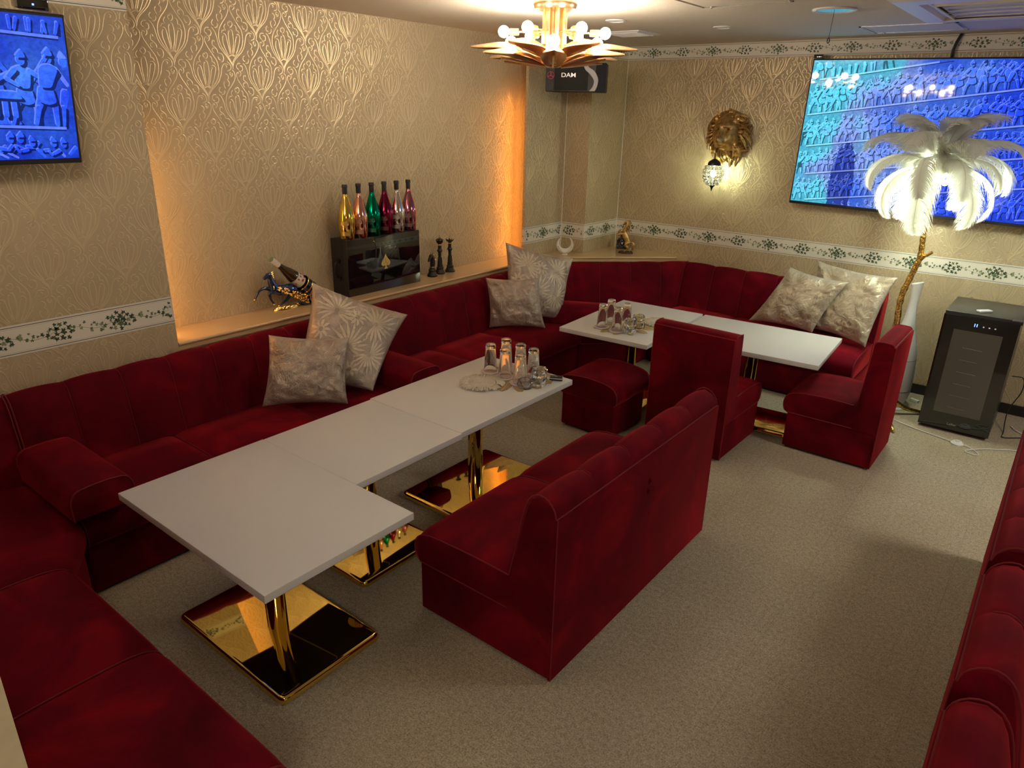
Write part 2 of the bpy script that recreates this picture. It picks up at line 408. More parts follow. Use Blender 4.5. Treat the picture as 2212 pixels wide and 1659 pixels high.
# wall pieces: (name, box, face origin, along, outward normal, width)
zt = ZC
near = struct(MB().box(-3.75, XN, YE, YN, 0, zt).build('wall_left', m_wall, smooth=False))
paper('embossed_pattern', (XN, YE, 0), (0, 1, 0), (1, 0, 0), YN-YE, .6, 2.205, (1.406-YE, 1.702-.155*10), near)
border('ivy_border', (XN, YE, 0), (0, 1, 0), (1, 0, 0), YN-YE, .857, .986, 1.10-YE, near)
border('ivy_border', (XN, YE, 0), (0, 1, 0), (1, 0, 0), YN-YE, 2.205, 2.31, 1.10-YE, near)
rec = struct(MB().box(-3.75, XR, YN, YS, 0, zt).build('wall_recess', m_wall, smooth=False))
paper('embossed_pattern', (XR, YN, 0), (0, 1, 0), (1, 0, 0), YP+.18-YN, .745, zt, (1.917-YN, 1.707-.155*10), rec)
pil = struct(MB().box(-3.47, XL, YP, YS, 0, zt).build('wall_pilaster', m_wall, smooth=False))
paper('embossed_pattern', (-3.47, YP, 0), (1, 0, 0), (0, -1, 0), .025, .745, zt, (.1, .1), pil)
paper('embossed_pattern', (XL, YP, 0), (0, 1, 0), (1, 0, 0), YS-YP, .745, 2.26, (.02, .05), pil)
border('ivy_border', (-3.47, YP, 0), (1, 0, 0), (0, -1, 0), .025, .857, .986, .1, pil)
border('ivy_border', (XL, YP, 0), (0, 1, 0), (1, 0, 0), YS-YP, .857, .986, .0, pil)
border('ivy_border', (XL, YP, 0), (0, 1, 0), (1, 0, 0), YS-YP, 2.26, 2.36, .0, pil)
stp = struct(MB().box(-3.75, XS, YS, YB, 0, zt).build('wall_step', m_wall, smooth=False))
paper('embossed_pattern', (XL, YS, 0), (1, 0, 0), (0, -1, 0), XS-XL, .745, 2.26, (.12, .08), stp)
paper('embossed_pattern', (XS, YS, 0), (0, 1, 0), (1, 0, 0), YB-YS, .745, 2.26, (.1, .02), stp)
for zz in ((.857, .986), (2.26, 2.36)):
    border('ivy_border', (XL, YS, 0), (1, 0, 0), (0, -1, 0), XS-XL, *zz, .08, stp)
    border('ivy_border', (XS, YS, 0), (0, 1, 0), (1, 0, 0), YB-YS, *zz, .1, stp)
back = struct(MB().box(XS, XE, YB, YB+.1, 0, zt).build('wall_back', m_wall, smooth=False))
paper('embossed_pattern', (XS, YB, 0), (1, 0, 0), (0, -1, 0), 4.0, .06, 2.26, (.13, .06), back)
border('ivy_border', (XS, YB, 0), (1, 0, 0), (0, -1, 0), XE-XS, .862, .988, .12, back)
border('ivy_border', (XS, YB, 0), (1, 0, 0), (0, -1, 0), XE-XS, 2.262, 2.362, -1.739-XS, back)
struct(MB().box(XE, XE+.1, YE, YB, 0, zt).build('wall_right', m_wall_plain, smooth=False))
struct(MB().box(-3.75, XE, YE-.1, YE, 0, zt).build('wall_front', m_wall_plain, smooth=False))
struct(MB().box(-.78, -.62, -1.6, .105, 0, 1.7).build('wall_partition', m_wall_plain, smooth=False))
struct(MB().box(-.93, XE, YB-.012, YB, 0, .07).build('baseboard_back', m_black, smooth=False))

tr = MB(); tr.tube([(XL+.001, YS-.001, .745), (XL+.001, YS-.001, 2.26)], .0035, 6); struct(tr.build('trim_2', m_border))
tr = MB(); tr.tube([(XS+.001, YB-.001, .745), (XS+.001, YB-.001, 2.26)], .0035, 6); struct(tr.build('trim_3', m_border))
# ledge behind the sofas
sb = MB()
sb.prism([(XR, YN), (-3.352, YN), (-3.352, 4.70), (-3.19, 4.88), (-2.56, 5.50), (-2.50, YB), (XS, YB), (XS, YS), (XL, YS), (XL, YP), (-3.47, YP), (-3.47, YP+.2), (XR, YP+.2)], .705, .745)
sb.tube([(-3.352, YN+.01, .737), (-3.352, 4.70, .737), (-3.19, 4.88, .737), (-2.56, 5.50, .737)], .0095, 10)
struct(fixn(sb.build('trim_1', m_shelf, ang=50)))
struct(MB().box(XR, -3.375, YN, 4.6, 0, .704).build('wall_ledge_front', m_wall_plain, smooth=False))

# hidden strips in the slots at both ends of the recess
led = MB().box(-3.489, -3.4705, 4.585, 4.592, .748, 1.95).build('led_strip', m_ledwarm, smooth=False)
tag(led, 'warm orange light strip in the slot at the corner end of the ledge wall', 'light strip')
led = MB().box(-3.50, -3.46, YN+.001, YN+.008, .748, 1.7).build('led_strip', emit('warm_led_dim', (1, .5, .16), 9), smooth=False)
tag(led, 'warm light strip at the near end of the ledge wall, beside the ivy border', 'light strip')

# ------------------------------------------------------------------ upholstery
def seatprof(y0, D, top=.372):
    return [(y0, .225), (D-.014, .225), (D+.008, .245), (D+.017, .28), (D+.012, .318), (D-.010, .345), (D-.05, .360), (D-.12, .368), (D*.55, top), (y0+.02, top-.004), (y0, top-.03)]
SOFTBACK = [(0, .225, 0), (0, .655, 0), (.008, .685, .4), (.032, .712, .9), (.065, .722, 1), (.095, .708, 1), (.116, .675, 1), (.132, .62, 1), (.150, .53, 1), (.168, .44, 1), (.182, .37, .8), (.186, .34, .3), (.186, .225, 0)]
BOXBACK = [(0, .225, 0), (0, .725, 0), (.006, .738, 0), (.02, .744, .3), (.06, .746, .5), (.088, .742, .3), (.097, .73, 0), (.104, .60, .2), (.118, .42, .2), (.124, .34, 0), (.124, .225, 0)]
def sofa(name, L, D, label, cat, loc, rotz, channels=.25, seams=(), boxy=False, group=None, height=None):
    """upholstered bench: x along its length, rear at y = 0, seat front at y = D"""
    t = thing(name, label, cat, loc, rotz, group); h = L/2
    prof = BOXBACK if boxy else SOFTBACK; y0 = .122 if boxy else .168
    b = MB(); b.box(-h+.004, h-.004, .004, D-.016, .014, .226, b=.004); b.build('base', m_velvet, t)
    b = MB(); b.box(-h+.02, h-.02, .02, D-.03, 0, .0145); b.build('plinth_rail', m_foot, t, smooth=False)
    # seat
    sp = seatprof(y0, D); us = []
    brk = [-h+.003]+[-h+s for s in seams]+[h-.003]
    for i in range(len(brk)-1):
        a, c = brk[i], brk[i+1]
        for k in (0, .012, .03, .08, .2, .35, .5, .65, .8, .92, .97, .988): us.append((a+(c-a)*k, k))
    us.append((h-.003, 1))
    rings = []
    for x, k in us:
        edge = min(k, 1-k); cr = (1-max(0, 1-edge/.12)**2)
        end = abs(abs(x)-h) < .004
        rings.append([(x, y-(0.006 if end and y > .2 else 0), z if z < .23 else z-.010*(1-cr)+.006*cr*(1 if z > .34 else 0)) for y, z in sp])
    s_ = MB(); s_.loft(rings); seat = fixn(s_.build('seat', m_velvet, t, ang=60))
    p_ = MB()
    for i, x in enumerate(brk):
        x2 = x+(.002 if i == 0 else -.002 if i == len(brk)-1 else 0)
        lst = [(x2, y-.002, z-.006 if z > .23 else z) for y, z in sp[1:-1]]
        if i in (0, len(brk)-1): lst = lst[:]
        p_.tube(smoothline(lst, 3), .0024, 6)
    p_.tube([(-h+.004, D-.012, .226), (h-.004, D-.012, .226)], .0028, 6)
    for s in (-1, 1): p_.tube([(s*(h-.003), .0, .226), (s*(h-.003), D-.012, .226)], .0028, 6)
    p_.build('piping', m_pipe, seat)
    # backrest
    n = max(1, round(L/channels)) if channels else 1; cw = L/n; rings = []
    for i in range(n):
        for k in ((0, .03, .08, .18, .33, .5, .67, .82, .92, .97) if channels else (0, .02, .06, .3, .5, .7, .94, .98)):
            rings.append((-h+cw*(i+k), sin(pi*k)**.5 if channels else (1-abs(2*k-1)**6)))
    rings.append((h, 0)); rr = []
    for x, kb in rings:
        q = []
        for j, (y, z, wt) in enumerate(prof):
            d = .013*(kb-.75)*wt if channels else .007*(kb-.5)*wt
            ny, nz = ((.15, 1) if y < .1 and z > .68 else (1, .2)); q.append((x, y+ny*d, z+nz*d))
        rr.append(q)
    bk = fixn(MB().loft(rr).build('backrest', m_velvet, t, ang=50))
    p_ = MB()
    for i in range(n+1):
        x = -h+cw*i; e = i in (0, n); x += .002 if i == 0 else -.002 if i == n else 0
        lst = [(x, y-(.0 if e else .006)*wt if y > .1 else y, z-(.0 if e else .006)*(wt if y <= .1 else 0)) for y, z, wt in prof[(1 if e else 3):-2]]
        p_.tube(smoothline(lst, 2), .0024 if e else .0013, 6)
    p_.tube([(-h+.002, -.001, .656), (h-.002, -.001, .656)] if not boxy else [(-h+.002, 0, .728), (h-.002, 0, .728)], .003, 6)
    if boxy: p_.tube([(-h+.002, .095, .735), (h-.002, .095, .735)], .003, 6)
    p_.build('piping', m_pipe, bk)
    b = MB(); b.box(-h+.001, h-.001, -.008, .006, .012, .655 if not boxy else .728, b=.003); bp = b.build('back_panel', m_velvet, t)
    for s in (-1, 1): b = MB(); b.tube([(s*(h-.002), -.007, .014), (s*(h-.002), -.007, .655 if not boxy else .728)], .0022, 6); b.build('piping', m_pipe, bp)
    return t
SG = 'red velvet sofa sections around the walls'
sofa('sofa', 1.78, .63, 'long channelled red velvet sofa under the near half of the ledge, between two loose armrests', 'sofa', (-3.345, 1.72, 0), -pi/2, .2225, (.60, 1.18), group=SG)
sofa('sofa', 1.69, .63, 'long channelled red velvet sofa under the far half of the ledge, below the chess pieces', 'sofa', (-3.345, 3.465, 0), -pi/2, .2414, (.60, 1.12), group=SG)
sofa('sofa', 1.53, .66, 'channelled red velvet sofa against the back wall, two cream cushions on it', 'sofa', (-1.695, 5.562, 0), pi, .255, (.51, 1.02), group=SG)
sofa('sofa', 1.25, .63, 'red velvet bench sofa in the bottom left foreground, nearest the camera', 'sofa', (-1.84, .05, 0), 0, .25, (.625,), group=SG)
LS = sofa('loveseat', 1.245, .63, 'freestanding red velvet two-seat sofa with its back to the open floor', 'sofa', (-1.058, 2.225, 0), pi/2, .249, (.62,))
bp_ = [c for c in LS.children if c.name.startswith('back_panel')][0]
for dx_, dz_ in ((0, .541), (-.003, .497)):
    b = MB(); b.lathe([(.015, 0), (.012, -.004), (.006, -.007), (.001, -.004)], 14, M=Matrix.Translation((dx_, -.0078, dz_)) @ Matrix.Rotation(pi/2, 4, 'X') @ Matrix.Diagonal((.5, 1.1, -1, 1))); fixn(b.build('tufted_pucker', m_velvet, bp_))
sofa('dining_chair', .49, .525, 'armless red velvet chair seen from behind, its tall back towards the camera', 'chair', (-1.525, 3.605, 0), R(-1), None, (), True, group='red velvet chairs at the far table')
sofa('dining_chair', .46, .50, 'armless red velvet chair at the right end of the far table, seen from its side', 'chair', (-.595, 4.28, 0), pi/2, None, (), True, group='red velvet chairs at the far table')
RG = 'channelled chairs along the right edge'
sofa('lounge_chair', .55, .60, 'channelled red velvet chair at the bottom right corner, nearest of the row', 'chair', (.03, 1.25, 0), -pi/2, .275, (), group=RG)
sofa('lounge_chair', .52, .60, 'middle red velvet chair of the row along the right edge of the photo', 'chair', (.035, 1.90, 0), -pi/2, .26, (), group=RG)
sofa('loveseat', 1.2, .60, 'farthest red velvet seat of the row along the right edge, just inside the photo', 'sofa', (.04, 2.85, 0), -pi/2, .24, (.6,), group=RG)

def offset_poly(poly, d):
    n = len(poly); out = []
    for i in range(n):
        p0, p1, p2 = V(poly[i-1]), V(poly[i]), V(poly[(i+1) % n])
        a = (p1-p0).normalized(); c = (p2-p1).normalized(); na = V((-a.y, a.x)); nc = V((-c.y, c.x))
        m = na+nc; m = m/(m.length_squared/2) if m.length > 1e-6 else na
        out.append((p1.x+m.x*d, p1.y+m.y*d))
    return out
def round_poly(poly, r, n=4):
    out = []; N = len(poly)
    for i in range(N):
        p0, p1, p2 = V(poly[i-1]), V(poly[i]), V(poly[(i+1) % N])
        a = p1+(p0-p1).normalized()*min(r, (p0-p1).length*.45); c = p1+(p2-p1).normalized()*min(r, (p2-p1).length*.45)
        for k in range(n+1):
            t = k/n; q = a*(1-t)**2+p1*2*t*(1-t)+c*t*t; out.append((q.x, q.y))
    return out
def puff(b, poly, levels, mi=0, M=None, r=0):
    rings = []
    for z, o in levels:
        q = offset_poly(poly, o); rings.append([(x, y, z) for x, y in (round_poly(q, r, 3) if r else q)])
    b.loft(rings, mi, M=M)
def corner_seat(name, poly, backs, label, chan=3, group=SG, lim=(-9, 9, -9, 9)):
    t = thing(name, label, 'sofa', (0, 0, 0), 0, group)
    pr = poly
    b = MB(); puff(b, pr, [(.014, .006), (.226, .006)], r=.02); fixn(b.build('base', m_velvet, t))
    b = MB(); puff(b, pr, [(0, .03), (.0145, .03)], r=.02); fixn(b.build('plinth_rail', m_foot, t))
    b = MB(); puff(b, pr, [(.226, .004), (.25, -.008), (.285, -.013), (.32, -.008), (.345, .010), (.360, .04), (.368, .09), (.374, .13)], r=.03); s = fixn(b.build('seat', m_velvet, t, ang=60))
    b = MB(); b.tube([(x, y, .227) for x, y in round_poly(offset_poly(pr, .001), .02, 3)], .003, 6, closed=True); b.build('piping', m_pipe, s)
    for (a, c) in backs:
        a, c = V(a), V(c); d = (c-a); L = d.length; d.normalize(); nrm = V((-d.y, d.x))   # front side is on the left of a -> c
        n = chan; cw = L/n; rr = []
        for i in range(n):
            for k in (0, .03, .08, .18, .33, .5, .67, .82, .92, .97): rr.append((cw*(i+k), sin(pi*k)**.5))
        rr.append((L, 0)); rings = []
        for x, kb in rr:
            q = []
            for y, z, wt in SOFTBACK:
                dd = .013*(kb-.75)*wt; ny, nz = ((.15, 1) if y < .1 and z > .68 else (1, .2)); y2 = y+ny*dd
                q.append((a.x+d.x*x+nrm.x*y2, a.y+d.y*x+nrm.y*y2, z+nz*dd))
            rings.append(q)
        cl_ = lambda p: (min(max(p[0], lim[0]), lim[1]), min(max(p[1], lim[2]), lim[3]), p[2])
        rings = [[cl_(p) for p in q] for q in rings]
        bk = fixn(MB().loft(rings).build('backrest', m_velvet, t, ang=50)); p_ = MB()
        for i in range(n+1):
            x = cw*i+(.002 if i == 0 else -.002 if i == n else 0); e = i in (0, n)
            p_.tube(smoothline([(a.x+d.x*x+nrm.x*(y-(0 if e else .006)*wt), a.y+d.y*x+nrm.y*(y-(0 if e else .006)*wt), z-(0 if e else .006)*(wt if y < .1 else 0)) for y, z, wt in SOFTBACK[(1 if e else 3):-2]], 2), .0024 if e else .0013, 6)
        p_.v = [V(cl_(p)) for p in p_.v]; p_.build('piping', m_pipe, bk)
    return t
corner_seat('corner_sofa', [(-3.33, 4.325), (-2.715, 4.325), (-2.465, 4.60), (-2.465, 4.90), (-2.465, 5.50), (-2.58, 5.50), (-3.20, 4.86)], [((-2.50, 5.56), (-3.20, 4.80)), ((-3.20, 4.80), (-3.335, 4.325))],
            'angled red velvet corner sofa below the moon figurine and gold horse', 4, lim=(-9, -2.463, 4.318, 9))
corner_seat('corner_sofa', [(-3.33, .06), (-2.475, .06), (-2.475, .665), (-2.715, .825), (-3.33, .825)], [((-3.345, .822), (-3.345, .06))],
            'red velvet corner section at the left edge of the photo, next to the bench sofa', 3, lim=(-9, 9, -9, .822))

# stool
t = thing('stool', 'square red velvet stool without a back, beside the loveseat and the far table', 'stool', (-2.085, 3.625, 0), 0)
b = MB(); b.box(-.185, .185, -.185, .185, .016, .222, b=.004); b.build('base', m_velvet, t)
b = MB(); b.box(-.165, .165, -.165, .165, 0, .017); b.build('plinth_rail', m_foot, t, smooth=False)
b = MB(); rings = []
for k, x in enumerate((-.205, -.20, -.18, -.12, 0, .12, .18, .20, .205)):
    e = (0, .6, .9, 1, 1, 1, .9, .6, 0)[k]; q = []
    for y, z in [(-.185, .222), (-.197, .235), (-.212, .265), (-.208, .30), (-.185, .335), (-.14, .352), (-.07, .362), (0, .366), (.07, .362), (.14, .352), (.185, .335), (.208, .30), (.212, .265), (.197, .235), (.185, .222)]:
        q.append((x*(.92 if z < .24 else 1), y*(.98 if e == 0 else 1), z if z < .24 else z+.004*e))
    rings.append([(y, x, z) for x, y, z in q])
b.loft(rings); st = fixn(b.build('cushion', m_velvet, t, ang=60))
b = MB()
for s in (-1, 1): b.tube(smoothline([(y, s*.2045*(.92 if z < .24 else 1), z) for y, z in [(-.185, .222), (-.197, .235), (-.212, .265), (-.208, .30), (-.185, .335), (-.14, .352), (-.07, .362), (0, .366), (.07, .362), (.14, .352), (.185, .335), (.208, .30), (.212, .265), (.197, .235), (.185, .222)]], 2), .003, 6)
b.tube([(-.187, -.187, .223), (.187, -.187, .223), (.187, .187, .223), (-.187, .187, .223)], .0028, 6, closed=True)
b.build('piping', m_pipe, st)
# loose armrests
def armrest(loc, rz, label):
    t = thing('armrest_cushion', label, 'armrest', loc, rz, 'loose red velvet armrest blocks')
    b = MB(); P = [(-.115, .0), (-.118, .07), (-.108, .105), (-.08, .125), (0, .130), (.08, .125), (.108, .105), (.118, .07), (.115, 0)]
    rings = []
    for k, y in enumerate((-.262, -.259, -.24, 0, .24, .259, .262)):
        e = (0, .6, 1, 1, 1, .6, 0)[k]; rings.append([(x*(.96+.04*e), y, z*(.955+.045*e)+(.002 if e < 1 and z == 0 else 0)) for x, z in P])
    b.loft(rings); c = fixn(b.build('cushion', m_velvet, t, ang=60)); b = MB()
    for s in (-1, 1): b.tube(smoothline([(x*.965, s*.2615, z*.96) for x, z in P], 2), .003, 6)
    b.tube([(-.112, -.261, .004), (.112, -.261, .004), (.112, .261, .004), (-.112, .261, .004)], .0028, 6, closed=True)
    b.build('piping', m_pipe, c); return t
a1 = armrest((-2.925, .905, .384), R(90), 'loose red velvet armrest near the left edge of the photo')
b = MB(); b.box(-.004, .004, -.001, .001, -.02, .02); b.build('zip_pull', m_steel, a1, (-.118, .25, .03))
armrest((-2.905, 2.62, .384), R(90), 'loose red velvet armrest right of the big tilted palm print cushion')
armrest((-2.815, 4.385, .384), R(118), 'loose red velvet armrest in the far corner, beside the moon figurine')

# ------------------------------------------------------------------ tables
def table(loc, rz, LX, LY, bx, by, label, group='white tables on gold pedestals'):
    t = thing('pedestal_table', label, 'table', loc, rz, group)
    b = MB(); b.box(-LX/2, LX/2, -LY/2, LY/2, .522, .55, 0, b=.0015)
    for i in range(len(b.m)): pass
    tt = b.build('tabletop', m_table, t)
    b = MB(); b.box(-LX/2+.003, LX/2-.003, -LY/2+.003, LY/2-.003, .5195, .5218); b.build('underside', m_black, tt, smooth=False)
    b = MB(); rr = round_poly([(-bx/2, -by/2), (bx/2, -by/2), (bx/2, by/2), (-bx/2, by/2)], .035, 6)
    puff(b, rr, [(0, .004), (.004, 0), (.020, .002), (.027, .007), (.0300, .013), (.0305, .016)]); fixn(b.build('base_plate', m_brass, t, ang=40))
    b = MB(); b.lathe([(.038, .030), (.038, .515)], 32); b.lathe([(.075, .515), (.075, .521)], 24); b.build('column', m_brass, t)
    return t
table((-2.005, 1.175, 0), 0, .895, .588, .672, .435, 'white table turned crosswise at the near end of the long row')
table((-2.155, 1.7625, 0), 0, .588, .585, .43, .45, 'square white table in the middle of the long row')
table((-2.165, 2.4905, 0), 0, .59, .864, .43, .665, 'white table at the far end of the long row, with glasses on it')
table((-2.195, 4.155, 0), R(3.2), .62, .92, .41, .65, 'white table by the far corner, with glasses and a gold leaf mat on it')
table((-1.42, 4.33, 0), R(4), .90, .66, .65, .36, 'empty white table in front of the two cream satin cushions')

# ------------------------------------------------------------------ cushions
def palm(cx, cy, r, a0, n=15, spread=2*pi*.72, w=.16):
    out = []
    for i in range(n):
        a = a0+(i/(n-1)-.5)*spread; L = r*(1-.25*abs(i/(n-1)-.5)*2)
        out.append([(cx+cos(a)*L*.10, cy+sin(a)*L*.10, .2), (cx+cos(a)*L*.45, cy+sin(a)*L*.45, 1), (cx+cos(a+.05)*L*.75, cy+sin(a+.05)*L*.75, .8), (cx+cos(a+.08)*L, cy+sin(a+.08)*L, .02)])
    return [(s, r*w*.30) for s in out]
def fern(cx, cy, r, a0, bend=.5, n=16):
    out = []
    for i in range(n):
        k = (i+1)/(n+1); a = a0+bend*(k-.3); x = cx+cos(a)*r*k; y = cy+sin(a)*r*k; L = r*.30*sin(pi*(.15+.8*k))
        for s in (-1, 1):
            aa = a+s*1.0; out.append(([(x, y, .5), (x+cos(aa)*L*.5, y+sin(aa)*L*.5, 1), (x+cos(aa-s*.35)*L, y+sin(aa-s*.35)*L, .05)], .0065))
    out.append(([(cx+cos(a0+bend*(k/8-.3))*r*k/8, cy+sin(a0+bend*(k/8-.3))*r*k/8, .6) for k in range(9)], .008))
    return out
def pillow(name, bl, br, tr, tl, T, label, style='palm', seed=1, mats=None, group='satin cushions on the sofas'):
    bl, br, tr, tl = map(V, (bl, br, tr, tl)); c = (bl+br+tr+tl)/4; rnd = random.Random(seed)
    nrm = (br-bl+tr-tl).cross(tl-bl+tr-br).normalized()
    if nrm.dot(V((0, 0, CH))-c) < 0: nrm = -nrm
    def P(s, t, side):
        u, v = s, t; cs = .085
        s2 = u*(1-cs*(1-abs(v)**2.2)*abs(u)**1.5); t2 = v*(1-cs*(1-abs(u)**2.2)*abs(v)**1.5)
        a, b_ = (s2+1)/2, (t2+1)/2
        p = bl*(1-a)*(1-b_)+br*a*(1-b_)+tr*a*b_+tl*(1-a)*b_
        k = max(0, (1-u*u))**.42*max(0, (1-v*v))**.42
        e = (1-k)
        w_ = .010*noise.noise(V((u*2.6+seed*9, v*2.6, side)))*k + .0085*sin(9*(u+v*.6)+seed*2+3*noise.noise(V((u*2, v*2, seed))))*max(0, 1-abs(k-.55)*2.4)
        w_ += .006*noise.noise(V((u*8+seed, v*8, side*3+1)))*min(1, k*2)
        # gathered seams: ripples that run in from the border
        w_ += .006*(sin(u*26+seed)*max(0, abs(v)-.72)*3*k+sin(v*24+seed)*max(0, abs(u)-.72)*3*k)
        return p+nrm*side*(T/2*k*(1 if side > 0 else .5)+w_*(k > 0)+.0012)
    b = MB(); N = 40; g = [sin(pi/2*(-1+2*i/N)) for i in range(N+1)]
    for side in (1, -1):
        vs = [P(u, v, side)-c for v in g for u in g]; fs = []
        for j in range(N):
            for i in range(N):
                q = (j*(N+1)+i, j*(N+1)+i+1, (j+1)*(N+1)+i+1, (j+1)*(N+1)+i); fs.append(q if side > 0 else q[::-1])
        b.add(vs, fs)
    # woven leaf print lying on the front
    lines = []
    if style == 'palm':
        spots = [(-.45, .45, .55, 1.2), (.40, .40, .58, .4), (-.10, -.25, .58, 2.2), (.55, -.35, .52, -.6), (-.6, -.5, .46, 2.8), (.8, .8, .3, .5)]
        for x, y, r, a in spots: lines += palm(x+rnd.uniform(-.06, .06), y+rnd.uniform(-.06, .06), r, a+rnd.uniform(-.5, .5))
        for x, y in ((-.05, .45), (.15, -.7), (-.75, .05)):   # monstera outlines
            for k in range(9):
                a = k/9*2*pi; lines.append(([(x+cos(a)*.05, y+sin(a)*.05, .7), (x+cos(a+.1)*.14, y+sin(a+.1)*.14, 1), (x+cos(a)*.21, y+sin(a)*.21, .3)], .03))
    else:
        for x, y, r, a in [(-.7, -.7, .9, .9), (.2, -.8, .9, 1.9), (-.5, .1, .8, .6), (.7, -.2, .9, 1.8), (-.1, .2, .7, 2.4), (.3, .3, .65, .4), (-.8, -.85, 1.3, .1), (.1, -.9, .8, .3), (-.3, -.5, .7, 1.4)]:
            lines += fern(x, y, r, a+rnd.uniform(-.2, .2), rnd.choice((-.6, .6)))
    # orient so that the print faces out
    for pts, wd in lines:
        q = smoothline([(p[0], p[1], p[2]) for p in pts], 4); run = []
        for i, p in enumerate(q):
            d = (q[min(i+1, len(q)-1)]-q[max(i-1, 0)]); L = sqrt(d.x**2+d.y**2) or 1; nx, ny = -d.y/L*wd*max(p.z, .02), d.x/L*wd*max(p.z, .02)
            A = (p.x+nx, p.y+ny); B = (p.x-nx, p.y-ny)
            if max(abs(A[0]), abs(A[1]), abs(B[0]), abs(B[1])) < .985: run.append((P(*A, 1)-c+nrm*.0013, P(*B, 1)-c+nrm*.0013))
            else: run.append(None)
        for i in range(len(run)-1):
            if run[i] and run[i+1]: b.add([run[i][0], run[i][1], run[i+1][1], run[i+1][0]], [(0, 1, 2, 3)], 1)
    o = b.build(name, mats or [m_satin, m_satinleaf], None, loc=c, ang=180)
    fixn(o); tag(o, label, 'cushion', group); return o
pillow('throw_pillow', (-3.11, 2.08, .455), (-2.814, 2.377, .40), (-3.04, 2.87, .69), (-3.20, 2.32, .955), .20, 'large champagne palm leaf cushion tilted on a corner below the wine bottle', 'palm', 1)
pillow('throw_pillow', (-3.081, 1.862, .395), (-2.784, 2.18, .395), (-2.90, 2.31, .705), (-3.17, 2.00, .735), .17, 'small grey champagne cushion with feather sprigs, in front of the large palm print one', 'fern', 2)
pillow('throw_pillow', (-3.09, 3.88, .435), (-2.869, 4.275, .40), (-2.93, 4.49, .82), (-3.22, 4.03, .962), .19, 'large champagne palm leaf cushion with a sharp top corner, below the moon figurine', 'palm', 3)
pillow('throw_pillow', (-3.139, 3.759, .395), (-2.832, 4.024, .395), (-2.925, 4.05, .745), (-3.20, 3.785, .745), .16, 'small taupe cushion with feather sprigs, leaning on the large one in the far corner', 'fern', 4)
pillow('throw_pillow', (-1.766, 5.162, .42), (-1.300, 5.16, .42), (-1.138, 5.24, .797), (-1.560, 5.28, .838), .17, 'cream satin palm leaf cushion against the back wall, the left one in front', 'palm', 5, [m_satin2, m_satinleaf2])
pillow('throw_pillow', (-1.36, 5.26, .42), (-.935, 5.14, .395), (-.855, 5.30, .864), (-1.424, 5.45, .879), .15, 'cream satin palm leaf cushion at the right end of the back wall sofa', 'palm', 6, [m_satin2, m_satinleaf2])

# ------------------------------------------------------------------ chandeliers
def chandelier():
    t = thing('chandelier', 'brass chandelier with bare round bulbs above leaf-shaped petals, hanging in front of the corner', 'chandelier', (-2.32, 3.27, ZC), R(-54.6), 'brass leaf chandeliers')
    b = MB(); b.lathe([(.02, 0), (.112, 0), (.113, -.012), (.108, -.02), (.105, -.034), (.02, -.036)], 40); fixn(b.build('canopy', m_chbrass, t))
    for k in range(8):
        a = k/8*2*pi+.2; M = Matrix.Translation((.052*cos(a), .052*sin(a), 0)) @ Matrix.Rotation(a, 4, 'Z')
        b = MB(); b.box(-.011, .011, -.011, .011, -.285+(k % 2)*.012, -.034, b=.002, M=M); b.build('stem', m_chbrass, t)
    for ring, z, off in ((0, -.137, 30), (1, -.196, 0)):
        for k in range(6):
            a = R(off+60*k); rr = .262 if ring == 0 else .25
            d = V((cos(a), sin(a), 0)); b = MB(); b.tube([d*.05+V((0, 0, z)), d*(rr-.075)+V((0, 0, z))], .0045, 8)
            arm = b.build('arm', m_chbrass, t)
            b = MB(); M = Matrix.Translation(d*(rr-.082)+V((0, 0, z))) @ Matrix.Rotation(a, 4, 'Z') @ Matrix.Rotation(pi/2, 4, 'Y')
            b.lathe([(.006, 0), (.016, .002), (.0165, .046), (.013, .050), (.011, .05)], 20, M=M); fixn(b.build('socket', m_chbrass, arm))
            b = MB(); b.sphere((0, 0, 0), .0285, 20, 12, M=Matrix.Translation(d*(rr-.004)+V((0, 0, z)))); b.build('bulb', m_bulb, t)
    for tier, z, off, L in ((0, -.262, 0, .40), (1, -.225, 30, .43)):
        for k in range(6):
            a = R(off+60*k); M = Matrix.Rotation(a, 4, 'Z'); b = MB(); vs = []; fs = []; N, K = 22, 9
            for th in (0, 1):
                for i in range(N+1):
                    s = i/N; r = .045+(L-.045)*s; wd = .072*(sin(pi*min(1, s*.93+.07)))**.75*(1 if s < .97 else .6)*(1-.2*s); zz = z-.025+.075*sin(pi*.5*min(1, s*1.5))-.035*s*s
                    for j in range(K):
                        q = -1+2*j/(K-1); vs.append((r, q*wd, zz-.030*q*q*(wd/.07)+.004*(1-abs(q))-th*.0022))
            o = (N+1)*K
            for i in range(N):
                for j in range(K-1):
                    p = i*K+j; fs += [(p, p+1, p+K+1, p+K), (o+p, o+p+K, o+p+K+1, o+p+1)]
            for i in range(N): fs += [(i*K, i*K+K, o+i*K+K, o+i*K), (i*K+K-1, o+i*K+K-1, o+i*K+2*K-1, i*K+2*K-1)]
            for j in range(K-1): fs += [(j, o+j, o+j+1, j+1), (N*K+j, N*K+j+1, o+N*K+j+1, o+N*K+j)]
            b.add(vs, fs, M=M); p = fixn(b.build('petal', m_chbrass, t, ang=60))
            b = MB(); b.tube([M @ V((.05, 0, z-.035)), M @ V((.30, 0, z-.006))], .006, 6); b.build('petal_rib', m_chbrass, p)
    b = MB(); b.lathe([(.0, -.302), (.028, -.300), (.045, -.285), (.06, -.27), (.06, -.25), (.02, -.245)], 24); fixn(b.build('hub', m_chbrass, t))
    return t
ch = chandelier()
dup(ch, (-2.0, .45, ZC), R(-20), 'second brass leaf chandelier over the near end of the long tables, outside the photo')

